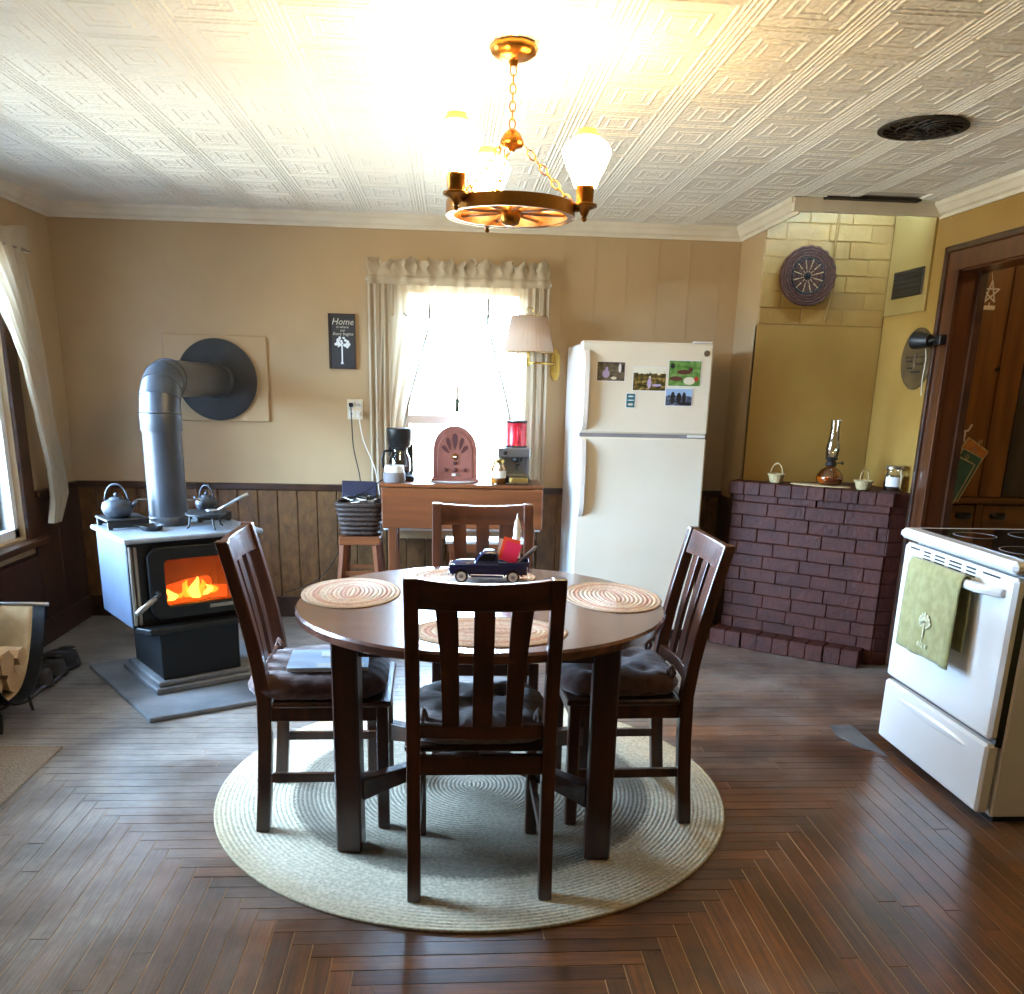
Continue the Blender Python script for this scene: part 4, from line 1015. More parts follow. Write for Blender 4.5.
def snapshot(label, x0, x1, z0, z1, m_, figs, tilt=0):
    t = thing('photo_print', label, 'photo', ((x0+x1)/2, 4.8895, (z0+z1)/2), 0, 'prints on the fridge'); t.rotation_euler = (0, tilt, 0)
    w, h = (x1-x0)/2, (z1-z0)/2
    MB().box(-w, w, -.0012, 0, -h, h).build('paper', 'white', t)
    MB().box(-w+.004, w-.004, -.0016, -.0010, -h+.004, h-.004).build('picture', m_, t)
    for (cx, cz, rw, rh, mm) in figs:
        n = 12; b = MB(); xz(b, [(cx*w+rw*w*math.cos(2*PI*k/n), cz*h+rh*h*math.sin(2*PI*k/n)) for k in range(n)], -.0021, -.0015); b.build('printed_figure', mm, t)
M['ph1'] = photo_mat('snapshot_courtyard', [S(60, 50, 40), S(96, 84, 66), S(120, 106, 84)], 5)
M['ph2'] = photo_mat('snapshot_woodland', [S(24, 28, 14), S(70, 64, 30), S(120, 96, 46), S(176, 150, 90)], 7, (.75, S(224, 220, 200)))
M['ph3'] = photo_mat('snapshot_meadow', [S(60, 104, 40), S(96, 138, 66), S(136, 164, 100)], 6)
M['ph4'] = photo_mat('snapshot_mountain', [S(36, 40, 50), S(70, 80, 100), S(120, 130, 150)], 6, (.6, S(150, 178, 214)))
M['ph5'] = mat('teal_print', S(40, 104, 116), .4)
M['lilac'] = mat('lilac_ink', S(178, 160, 196), .5); M['deer'] = mat('brown_ink', S(96, 52, 44), .5); M['dk'] = mat('dark_ink', S(34, 30, 34), .5); M['redink'] = mat('red_ink', S(190, 60, 50), .5)
snapshot('small snapshot of a seated figure by the freezer handle', .785, .94, 1.455, 1.558, 'ph1', [(-.35, -.25, .26, .4, 'lilac'), (-.3, .25, .1, .2, 'lilac'), (.6, .35, .1, .45, 'white'), (.8, .3, .1, .4, 'dk'), (.2, -.65, .2, .15, 'ivory')])
snapshot('autumn woodland snapshot in the middle of the freezer door', .98, 1.163, 1.41, 1.535, 'ph2', [(-.0, -.35, .12, .42, 'lilac'), (.02, .15, .07, .12, 'ivory'), (.45, -.5, .3, .1, 'lilac')])
snapshot('green meadow snapshot with deer, top right of the prints', 1.17, 1.35, 1.437, 1.573, 'ph3', [(-.05, .1, .42, .18, 'deer'), (-.5, -.4, .4, .18, 'deer'), (.35, .3, .14, .2, 'deer'), (-.75, .55, .14, .2, 'dk'), (.72, -.4, .14, .2, 'redink'), (.3, -.55, .35, .3, 'ivory')])
snapshot('blue mountain snapshot of three figures, lowest right print', 1.162, 1.312, 1.335, 1.430, 'ph4', [(-.45, -.1, .16, .7, 'dk'), (0, -.1, .18, .6, 'dk'), (.38, -.05, .14, .62, 'dk'), (.45, -.7, .5, .2, 'dk')])
snapshot('small teal lettered magnet below the woodland snapshot', .950, 1.003, 1.320, 1.399, 'ph5', [(0, .55, .6, .10, 'white'), (0, .05, .7, .08, 'white'), (0, -.5, .6, .16, 'ivory')])

# ================================================================== WOOD STOVE CORNER
def wood_stove():
    A = .609; f = Vector((math.cos(A), math.sin(A))); O = Vector((-1.40, 3.937))+f*.3025
    hp = MB().prism([(-1.262, 3.648), (-.66, 3.99), (-1.06, 4.90), (-1.80, 4.42)], 0, .022)
    tag(hp.build('hearth_pad', 'slate', bevel=.006), 'grey slate hearth pad on the floor under the wood stove', 'hearth pad')
    t = thing('wood_stove', 'steel wood stove on a pedestal with a fire behind its glass door', 'stove', (O.x, O.y, .0225), A)
    MB().cbox(-.235, .235, -.045, .46, 0, .028, .005).build('base_plate', 'slate', t)
    MB().cbox(-.215, .215, -.025, .44, .028, .052, .005).build('base_step', 'slate', t)
    MB().cbox(-.185, .185, .0, .41, .052, .31, .005).build('pedestal', 'stove_black', t)
    # firebox shell, open towards the door
    b = MB(); x, y0, y1, z0, z1 = .298, .0, .46, .312, .700
    b.box(-x, -x+.03, y0, y1, z0, z1); b.box(x-.03, x, y0, y1, z0, z1); b.box(-x+.03, x-.03, y1-.03, y1, z0, z1); b.box(-x+.03, x-.03, y0, y1-.03, z0, z0+.03); b.box(-x+.03, x-.03, y0, y1-.03, z1-.03, z1)
    b.build('body', 'stove_grey', t, bevel=.004)
    fr = MB(); gx0, gx1, gz0, gz1 = -.150, .185, .405, .615
    fr.box(-x, gx0-.03, -.006, .012, z0, z1); fr.box(gx1+.03, x, -.006, .012, z0, z1); fr.box(gx0-.03, gx1+.03, -.006, .012, z0, gz0-.03); fr.box(gx0-.03, gx1+.03, -.006, .012, gz1+.03, z1)
    fr.build('front_plate', 'stove_black', t)
    MB().cbox(-.318, .318, -.045, .475, .70, .722, .006).build('top_plate', 'stove_top', t)

    MB().prism([(-.29, -.006), (-.25, -.085), (.27, -.085), (.305, -.006)], .292, .322).build('ash_lip', 'stove_black', t, bevel=.006)
    for s in (-1, 1):
        for k in range(2): MB().cbox(s*.276-.018+k*.020, s*.276-.002+k*.020, -.020, -.006, .33, .685, .004).build('trim_strip', 'nickel', t)
    # interior
    li = MB(); li.box(-x+.031, -x+.06, .02, .42, .345, .665); li.box(x-.06, x-.031, .02, .42, .345, .665); li.box(-x+.06, x-.06, .39, .42, .345, .665); li.box(-x+.06, x-.06, .02, .39, .343, .36)
    li.build('firebrick_lining', 'plaster_soot', t)
    # door with chamfered corners
    c = .035; X0, X1, Z0, Z1 = -.222, .255, .345, .675
    def octo(x0, x1, z0, z1, c): return [(x0+c, z0), (x1-c, z0), (x1, z0+c), (x1, z1-c), (x1-c, z1), (x0+c, z1), (x0, z1-c), (x0, z0+c)]
    oo = octo(X0, X1, Z0, Z1, c); ii = octo(gx0, gx1, gz0, gz1, .012)
    vs = [(px, y, pz) for y in (-.038, -.008) for ring_ in (oo, ii) for px, pz in ring_]
    fs = []
    for k in range(8):
        l = (k+1) % 8; fs += [(k, l, 8+l, 8+k), (16+k, 24+k, 24+l, 16+l), (k, 16+k, 16+l, l), (8+k, 8+l, 24+l, 24+k)]
    d = MB().add(vs, fs).build('door', 'stove_black', t, bevel=.006)
    MB().box(gx0, gx1, -.020, -.014, gz0, gz1).build('door_glass', 'stove_glass', d)
    MB().box(gx0+.19, gx0+.30, -.041, -.037, gz0-.028, gz0-.012).build('name_plate', 'nickel', d)
    h = MB(); h.tube([(X0+.03, -.038, .475), (X0+.03, -.075, .475), (X0+.005, -.09, .463)], .008, 8); h.build('handle_shaft', 'black_iron', d, smooth=True)
    MB().tube([(X0+.005, -.09, .463), (X0-.085, -.105, .405)], [.011, .013], 10).build('spring_handle', 'nickel', d, smooth=True)
    rng = random.Random(11)
    for i, (cx, cy, cz, r, an) in enumerate(((-.02, .20, .39, .035, .2), (.09, .24, .39, .032, -.25), (.03, .20, .435, .03, .5))):
        dx, dy = math.cos(an)*.13, math.sin(an)*.13
        MB().tube([(cx-dx, cy-dy, cz), (cx, cy, cz+.005), (cx+dx, cy+dy, cz)], [r, r*1.05, r*.95], 10).build('burning_log', 'ember', t, smooth=True)
    for i, (fx, fy, hh, rr, mm) in enumerate(((-.085, .12, .055, .024, 'flame_core'), (-.05, .15, .07, .022, 'flame'), (.0, .15, .085, .026, 'flame'), (.035, .12, .10, .028, 'flame_core'), (.068, .14, .08, .022, 'flame'), (.105, .16, .05, .020, 'flame_core'), (.14, .18, .045, .016, 'flame'))):
        secs = []
        for k in range(9):
            u = k/8; r = rr*math.sin(PI*min(1, .25+.75*u))**1.0*(1-u*.25)+.001; sx = .012*math.sin(u*5+i)
            secs.append([(fx+sx+r*math.cos(a), fy+r*.7*math.sin(a), .395+hh*u) for a in [2*PI*q/10 for q in range(10)]])
        MB().sweep(secs).build('flame', mm, t, smooth=True)
    return t, O, A
ws, WO, WA = wood_stove()
def wl(x, y, z):     # stove-local point to the room
    return (WO.x+x*math.cos(WA)-y*math.sin(WA), WO.y+x*math.sin(WA)+y*math.cos(WA), z+.0225)
ZS = .7225
def stovepipe():
    px, py, _ = wl(.0, .315, 0); zc = 1.415; r = .088
    t = thing('stovepipe', 'grey steel stovepipe rising from the stove and elbowing into the wall', 'stovepipe', (px, py, 0))
    z0 = ZS+.0235
    MB().lathe([(r*1.10, z0), (r*1.10, z0+.03), (r*1.02, z0+.04)], 36).build('collar', 'pipe', t, smooth=True, auto=40)
    MB().lathe([(r, z0+.03), (r, 1.19)], 36).build('lower_pipe', 'pipe', t, smooth=True, auto=40)
    MB().lathe([(r*1.05, 1.18), (r*1.06, 1.185), (r*1.06, 1.255), (r*1.04, 1.26)], 36).build('joint_band', 'pipe', t, smooth=True, auto=40)
    R = .15; gores = 4
    for g in range(gores):
        a0, a1 = PI/2*g/gores, PI/2*(g+1)/gores; secs = []
        for a in (a0, a1):
            cyy, czz = R-R*math.cos(a), 1.255+.01+R*math.sin(a)
            rr = r*(1.05 if a == a0 else 1.02)
            secs.append([(rr*math.cos(q), cyy+rr*math.sin(q)*math.cos(a)*1.0, czz-rr*math.sin(q)*math.sin(a)*-1*-1) for q in [2*PI*k/36 for k in range(36)]])
        b = MB(); b.sweep(secs); b.build('elbow_gore', 'pipe', t, smooth=True, auto=40)
    zt = 1.265+R; L0 = R; L1 = YB-.035-py
    MB().lathe([(r*1.06, 0), (r*1.07, .006), (r*1.07, .02), (r*1.05, .026)], 36, T(0, L0-.006, zt) @ RX(-PI/2)).build('joint_ring', 'pipe', t, smooth=True, auto=40)
    MB().lathe([(r, 0), (r, L1-L0)], 36, T(0, L0, zt) @ RX(-PI/2)).build('level_pipe', 'pipe', t, smooth=True, auto=40)
    MB().lathe([(r*1.06, 0), (r*1.16, .012), (r*1.16, .03)], 36, T(0, L1-.055, zt) @ RX(-PI/2)).build('wall_ring', 'pipe', t, smooth=True, auto=40)
    MB().lathe([(.228, 0), (.228, .006), (.220, .009)], 56, T(0, L1+.004, zt+.0) @ RX(PI/2)).build('wall_disk', 'flue_disk', t, smooth=True, auto=30)
    MB().tube([(-r, .0, .86), (-r-.05, -.01, .86)], .004, 6).build('damper_key', 'nickel', t); MB().tube([(r, 0, .86), (r+.03, 0, .86), (r+.05, -.005, .868), (r+.065, -.005, .857)], .006, 6).build('damper_key', 'nickel', t)
    return px, zt
PX, PZ = stovepipe()
tag(MB().cbox(PX-.30, PX+.285, YB-.018, YB-.001, 1.181, 1.662, .004).build('flue_board', 'wall_tan'), 'square tan board on the wall behind the stovepipe disk', 'board')

def kettle(label, loc, rotz, s=1):
    t = thing('cast_iron_kettle', label, 'kettle', loc, rotz, 'kettles on the wood stove')
    MB().lathe([(.030*s, 0), (.045*s, .003*s), (.060*s, .02*s), (.066*s, .042*s), (.060*s, .064*s), (.042*s, .076*s), (.030*s, .080*s)], 28).build('body', 'kettle', t, smooth=True, auto=50)
    l = MB().lathe([(.032*s, .079*s), (.028*s, .086*s), (.010*s, .09*s)], 24).build('lid', 'kettle', t, smooth=True, auto=50)
    MB().sphere((0, 0, .098*s), .011*s, 12, 8).build('knob', 'kettle', l, smooth=True)
    MB().tube([(.055*s, 0, .045*s), (.075*s, 0, .058*s), (.088*s, 0, .074*s)], [.012*s, .009*s, .007*s], 10).build('spout', 'kettle', t, smooth=True)
    MB().tube([(.050*s*math.cos(a), .0, .070*s+.075*s*math.sin(a)) for a in [PI*k/14 for k in range(15)]], .0045*s, 8).build('bail_handle', 'kettle', t, smooth=True)
ztop = ZS+.0225
def tray(label, x, y, w, d, h):
    p = wl(x, y, 0); t = thing('iron_rack', label, 'rack', (p[0], p[1], ztop), WA)
    MB().cbox(-w, w, -d, d, h-.010, h, .003).build('plate', 'black_iron', t)
    for sx in (-1, 1):
        for sy in (-1, 1): MB().cbox(sx*(w-.015)-.01, sx*(w-.015)+.01, sy*(d-.015)-.01, sy*(d-.015)+.01, 0, h-.010, .002).build('foot', 'black_iron', t)
    sk = MB(); sk.box(-w+.003, w-.003, -d, -d+.004, .008, h-.010); sk.build('skirt', 'black_iron', t)
    return p
p = tray('black iron rack on the stove holding the kettle nearest the window', -.205, .345, .095, .10, .045)
kettle('round grey cast iron kettle on the end of the stove nearest the window', (p[0]-.01, p[1]-.02, ztop+.0455), .0, 1.05)
p2 = tray('black iron rack on the stove holding the kettle beyond the stovepipe', .21, .36, .085, .085, .045)
kettle('round grey cast iron kettle beyond the stovepipe', (p2[0]-.005, p2[1], ztop+.0455), 2.7, .85)
p = wl(-.06, .455, 0)
t = thing('skillet', 'small shallow iron pan behind the stovepipe', 'pan', (p[0]+.02, p[1]-.02, ztop), .3)
p = wl(-.13, .165, 0); t.location = (p[0], p[1], ztop)
MB().lathe([(.040, 0), (.046, .004), (.054, .024), (.050, .024), (.042, .007)], 24).build('pan', 'black_iron', t, smooth=True, auto=40)
MB().tube([(-.05, 0, .02), (-.075, 0, .023)], [.006, .005], 8).build('handle', 'black_iron', t)
p = wl(.10, .10, 0)
t = thing('trivet', 'round iron trivet on three curved legs in front of the stovepipe', 'trivet', (p[0], p[1], ztop))
MB().lathe([(.088, .062), (.092, .066), (.092, .072), (.086, .074), (.06, .0725)], 32).build('plate', 'black_iron', t, smooth=True, auto=40)
for a in (-2.6, -.9, .9):
    MB().tube([(.070*math.cos(a), .070*math.sin(a), .064), (.076*math.cos(a), .076*math.sin(a), .035), (.080*math.cos(a), .080*math.sin(a), .012), (.092*math.cos(a), .092*math.sin(a), .004)], [.006, .005, .0045, .004], 8).build('leg', 'black_iron', t, smooth=True)
t = thing('long_spoon', 'long steel handled ladle resting across the trivet', 'ladle', (p[0]+.03, p[1]+.0, ztop+.0755), .12)
MB().lathe([(.003, 0), (.022, .002), (.030, .008), (.031, .013), (.027, .010)], 18).build('bowl', 'steel', t, smooth=True)
MB().tube([(.026, 0, .010), (.06, 0, .028), (.12, 0, .062), (.165, 0, .085)], [.006, .006, .008, .010], 8).build('handle', 'steel', t, smooth=True)

# ---- log holder, boot tray, shoes
def log_holder():
    X0, X1 = -2.14, -1.77
    t = thing('log_holder', 'canvas sling log holder on a metal frame at the left edge', 'log holder', (0, 3.66, 0))
    prof = []
    for k in range(25):
        u = k/24*2-1; prof.append((.30*u, .105+.335*abs(u)**2.6))
    def strip(x0, x1, off, z0=0):
        return MB().grid(lambda a, b: (x0+(x1-x0)*a, prof[round(b*24)][0], prof[round(b*24)][1]+off), 8, 24)
    strip(X0+.05, X1-.055, .0).build('canvas_sling', 'canvas', t, smooth=True, solid=.005)
    strip(X1-.055, X1, .0).build('edge_band', 'canvas_black', t, smooth=True, solid=.006); strip(X0, X0+.05, .0).build('edge_band', 'canvas_black', t, smooth=True, solid=.006)
    for s in (-1, 1):
        MB().grid(lambda a, b: (X0+(X1-X0)*a, s*(.303+.006*math.sin(b*PI)), .372+.072*b+.003*math.sin(a*20)), 12, 5).build('rod_sleeve', 'canvas_black', t, smooth=True, solid=.010)
        MB().tube([(X0-.01, s*.302, .444), (X1+.01, s*.302, .444)], .009, 10).build('top_rod', 'steel', t, smooth=True)
    for x in (X0+.03, X1-.04):
        for s in (-1, 1):
            MB().tube([(x, s*.302, .44), (x, s*.27, .27), (x, s*.14, .10), (x, s*.125, .085), (x, s*.135, .03), (x, s*.145, .006)], .007, 8).build('bowed_leg', 'black_iron', t, smooth=True)
        MB().tube([(x, -.135, .10), (x, .135, .10)], .006, 8).build('cross_bar', 'black_iron', t)
log_holder()
rng = random.Random(4)
LOGS = [(3.61, .170, .055, 0), (3.72, .170, .052, 1), (3.66, .265, .058, 2), (3.765, .262, .045, 3)]
for i, (y, z, r, k) in enumerate(LOGS):
    lab = ['split log at the bottom of the sling, nearer side', 'split log at the bottom of the sling, wall side', 'pale split log on top of the pile in the sling', 'thin split log at the top of the sling by its far side'][i]
    t = thing('split_log', lab, 'log', (0, y, z), 0, 'split logs in the holder')
    sh = [(r*math.cos(a)*rng.uniform(.85, 1.08), r*math.sin(a)*rng.uniform(.85, 1.08)) for a in [2*PI*q/7+i for q in range(7)]]
    x0, x1 = -2.11, -1.85+.015*i
    MB().sweep([[(x0, a, c) for a, c in sh], [((x0+x1)/2, a*1.05, c*1.04) for a, c in sh], [(x1, a, c) for a, c in sh]]).build('wood', 'bark', t)
    sb = [(a*1.02, c*1.02) for a, c in sh[3:6]]; MB().sweep([[(x0+.01, a, c) for a, c in sb]+[(x0+.01, sb[1][0]*.8, sb[1][1]*.8)], [(x1-.01, a, c) for a, c in sb]+[(x1-.01, sb[1][0]*.8, sb[1][1]*.8)]]).build('bark', 'bark_d', t)
t = thing('boot_tray', 'scalloped grey boot tray on the floor by the left wall', 'tray', (-2.02, 4.20, 0))
pl = [(.145*math.cos(a)*(1/((abs(math.cos(a))**6+abs(math.sin(a))**6)**(1/6)))*(1+.05*math.cos(8*a)), .33*math.sin(a)*(1/((abs(math.cos(a))**6+abs(math.sin(a))**6)**(1/6)))*(1+.03*math.cos(8*a))) for a in [2*PI*k/64 for k in range(64)]]
MB().prism(pl, 0, .006).build('base', 'tray', t)
MB().tube([(x, y, .016) for x, y in pl], .010, 8, closed=True).build('rim', 'tray', t, smooth=True)
def shoe(label, loc, rotz):
    t = thing('shoe', label, 'shoe', loc, rotz, 'shoes on the boot tray')
    def foot(f, hs): 
        secs = []
        for x, w, h in ((-.13, .024, .05), (-.12, .033, .075), (-.07, .036, .085), (-.02, .036, .075), (.04, .042, .056), (.09, .043, .046), (.125, .034, .040), (.142, .016, .028)):
            secs.append([(x, w*f*math.cos(a), (.016 if not hs else 0)+(h*math.sin(a) if math.sin(a) > 0 else 0.0)) if not hs else (x*1.02, w*1.12*math.cos(a), .009+.009*math.sin(a)) for a in [2*PI*k/16 for k in range(16)]])
        return MB().sweep(secs)
    foot(1, False).build('upper', 'shoe', t, smooth=True, auto=60); foot(1, True).build('sole', 'black', t, smooth=True, auto=50)
    MB().lathe([(.020, 0), (.027, .004), (.021, .007)], 16, T(-.085, 0, .097) @ Matrix.Diagonal((1.5, 1, 1, 1))).build('collar', 'black', t, smooth=True)
for lab, l, r in (('dark shoe on the boot tray nearest the stove', (-1.985, 4.42, .0065), PI+.1), ('dark shoe in the middle of the boot tray', (-1.99, 4.29, .0065), PI-.1), ('dark shoe on the boot tray nearest the log holder', (-1.99, 4.12, .0065), PI+.05)):
    shoe(lab, l, r)

# ================================================================== RANGE
def kitchen_range():
    Y0, Wd = 2.665, .735
    t = thing('kitchen_range', 'white freestanding electric range at the right edge', 'stove', (1.815, Y0, 0))
    MB().cbox(.055, .555, 0, Wd, .025, .875, .006).build('body', 'white_enamel', t)
    MB().box(.08, .54, .02, Wd-.02, 0, .025).build('toe_kick', 'black', t)
    MB().box(.030, .058, .006, Wd-.006, .28, .80).build('door_seal', 'black', t)
    d = MB().cbox(.0, .040, .004, Wd-.004, .308, .862, .012).build('oven_door', 'white_enamel', t)
    dr = MB().cbox(.0, .05, .004, Wd-.004, .040, .292, .010).build('drawer', 'white_enamel', t)
    # drawer pull: shallow scooped strip
    secs = []
    for i in range(13):
        u = i/12; y = .12+u*.485; h = .018*math.sin(PI*u)**.5+.003
        secs.append([(-.006, y, .245+h*.3), (.004, y, .245+h), (.004, y, .245-h), (-.003, y, .245-h*.8)])
    MB().sweep(secs).build('pull', 'white_enamel', dr, bevel=.002, smooth=True, auto=50)
    MB().box(.030, .06, 0, Wd, .866, .878).build('cooktop_gap', 'black', t)
    MB().cbox(-.022, .560, -.008, Wd+.008, .878, .918, .014).build('cooktop', 'white_enamel', t)
    MB().box(.035, .53, .045, Wd-.045, .9185, .9205).build('glass_top', 'black_glass', t)
    for i, (x, y, r) in enumerate(((.16, .20, .095), (.16, .53, .075), (.40, .20, .075), (.40, .53, .095))):
        MB().lathe([(r, 0), (r, .0006), (r-.004, .0006), (r-.004, 0)], 40, T(x, y, .9206), cap=False).build('burner_ring', 'grey', t)
    for (ya, yb) in ((.09, .19), (.23, .29), (.32, .40), (.43, .50), (.53, .58), (.61, .68)):
        q = MB(); n = 1 if ya in (.09, .61) else 3
        for k in range(n): q.box(-.0008, .002, ya, yb, .8455-k*.013, .8515-k*.013)
        q.build('vent_slots', 'black', d)
    hb = MB(); secs = []
    for i in range(17):
        u = i/16; y = .05+u*(Wd-.10); o = .045*min(1, 9*min(u, 1-u))
        secs.append([(.004-.0, y, .792), (-.010-o, y, .790), (-.016-o, y, .806), (-.010-o, y, .822), (.004, y, .820)])
    for i, sct in enumerate(secs):
        if 2 <= i <= 14: secs[i] = [(-.030, sct[0][1], .792)]+sct[1:4]+[(-.030, sct[0][1], .820)]
    MB().sweep(secs).build('handle', 'white_enamel', d, bevel=.004, smooth=True, auto=50)
kitchen_range()
def towel():
    t = thing('dish_towel', 'sage green dish towel draped over the range handle', 'towel', (1.815, 2.675, 0))
    ya, yb = .185, .545; secs = [(-.0275, .56), (-.0245, .66), (-.0270, .76), (-.0270, .806), (-.040, .832), (-.056, .833), (-.067, .812), (-.069, .76), (-.070, .70), (-.071, .64), (-.072, .57), (-.072, .50)]
    def fn(a, b):
        i = b*(len(secs)-1); k = min(int(i), len(secs)-2); u = i-k
        x = secs[k][0]*(1-u)+secs[k+1][0]*u; z = secs[k][1]*(1-u)+secs[k+1][1]*u
        w = 1.0+.12*max(0, b-.5); y = ya+(yb-ya)*((a-.5)*w+.5)
        if b > .5: x -= .010*(b-.5)*math.sin(a*11+.8)+.006*(b-.5)*math.sin(a*23); z -= .03*(b-.5)*2*(1-4*(a-.5)**2)*0+.02*a*(b-.5)
        return (x, y, z)
    MB().grid(fn, 28, 44).build('cloth', 'towel', t, smooth=True, solid=.004)
    e = MB(); cy = .36; cz = .60   # embroidered sprig
    for k in range(7):
        a = -1.0+k*2.0/6; L = .055-.012*abs(k-3)/3
        for q in range(3):
            yy, zz = cy+math.sin(a)*L*(.5+q*.25), cz+math.cos(a)*L*(.5+q*.25)
            e.box(-.0775, -.0750, yy-.006, yy+.006, zz-.007, zz+.007)
    e.box(-.0775, -.075, cy-.003, cy+.003, cz-.035, cz+.03)
    o = e.build('sprig_embroidery', 'towel_print', t)
    text('Relax', .042, 'word_embroidery', 'towel_print', t, (-.0775, cy+.01, .53), (PI/2, 0, -PI/2), .001, shear=.25)
towel()

# ================================================================== CHANDELIER
def chandelier():
    CX, CYy = .178, 2.81
    t = thing('chandelier', 'brass and wood wagon wheel chandelier with lit milk glass shades', 'chandelier', (CX, CYy, 0))
    MB().lathe([(.064, 2.3215), (.066, 2.316), (.060, 2.300), (.040, 2.290), (.014, 2.285), (.010, 2.270)], 32, ripple=.03, rn=10).build('canopy', 'brass', t, smooth=True, auto=60)
    def chain(p0, p1, n, rx, rz, thick, mat_='brass'):
        p0, p1 = Vector(p0), Vector(p1); d = p1-p0; L = d.length/n; q = d.to_track_quat('Z', 'Y')
        for i in range(n):
            c = p0+d*((i+.5)/n); tw = Matrix.Rotation(PI/2*(i % 2), 4, 'Z'); pts = []
            for k in range(12):
                a = 2*PI*k/12; pts.append(c+q @ (tw @ Vector((rx*math.cos(a), 0, L*.62*math.sin(a)))))
            MB().tube(pts, thick, 5, closed=True).build('chain_link', mat_, t, smooth=True)
    chain((0, 0, 2.272), (0, 0, 2.118), 7, .0085, .015, .0022)
    MB().lathe([(.006, 2.118), (.020, 2.108), (.028, 2.096), (.034, 2.082), (.030, 2.072), (.012, 2.066), (.006, 2.058)], 24).build('hub_bell', 'brass', t, smooth=True, auto=50)
    zw = 1.905; Rw = .185
    def band(r0, r1, z0, z1): return MB().lathe([(r0, z0), (r1, z0), (r1, z1), (r0, z1), (r0, z0)], 56, cap=False)
    band(Rw-.020, Rw-.003, zw-.016, zw+.016).build('rim', 'wheel_wood', t, smooth=True, auto=40)
    band(Rw-.003, Rw+.001, zw-.018, zw+.018).build('rim_band', 'brass', t, smooth=True, auto=40)
    MB().lathe([(.012, zw-.040), (.024, zw-.034), (.030, zw-.02), (.030, zw+.016), (.024, zw+.024), (.008, zw+.03)], 24).build('wheel_hub', 'brass', t, smooth=True, auto=50)
    for k in range(8):
        a = 2*PI*k/8+.2; MB().tube([(.026*math.cos(a), .026*math.sin(a), zw), (.09*math.cos(a), .09*math.sin(a), zw), (.17*math.cos(a), .17*math.sin(a), zw)], [.007, .009, .006], 8).build('spoke', 'wheel_wood', t, smooth=True)
    for k, a in enumerate((math.radians(-12), math.radians(222), math.radians(106))):
        ca, sa = math.cos(a), math.sin(a)
        chain((.030*ca, .030*sa, 2.078), ((Rw-.012)*ca, (Rw-.012)*sa, zw+.020), 8, .0085, .015, .002)
        x, y = (Rw+.028)*ca, (Rw+.028)*sa
        MB().tube([((Rw-.002)*ca, (Rw-.002)*sa, zw+.004), (x, y, zw+.006)], .008, 8).build('arm', 'brass', t)
        c = MB().lathe([(.008, zw-.016), (.016, zw+.002), (.036, zw+.010), (.036, zw+.016), (.024, zw+.02), (.026, zw+.066), (.028, zw+.068)], 24, T(x, y, 0)).build('socket_cup', 'brass', t, smooth=True, auto=50)
        MB().sphere((x, y, zw-.022), .008, 10, 6).build('finial', 'brass', c, smooth=True)
        s = MB().lathe([(.030, zw+.062), (.036, zw+.080), (.052, zw+.110), (.062, zw+.135), (.068, zw+.152), (.058, zw+.170), (.040, zw+.182), (.034, zw+.186)], 28, T(x, y, 0), cap=False, ripple=.02, rn=14).build('glass_shade', 'shade_glow', t, smooth=True, solid=.003)
        MB().lathe([(.035, zw+.185), (.030, zw+.196), (.022, zw+.203), (.024, zw+.207), (.020, zw+.207)], 28, T(x, y, 0), cap=False, ripple=.05, rn=14).build('shade_rim', 'shade_rim', s, smooth=True, solid=.002)
chandelier()

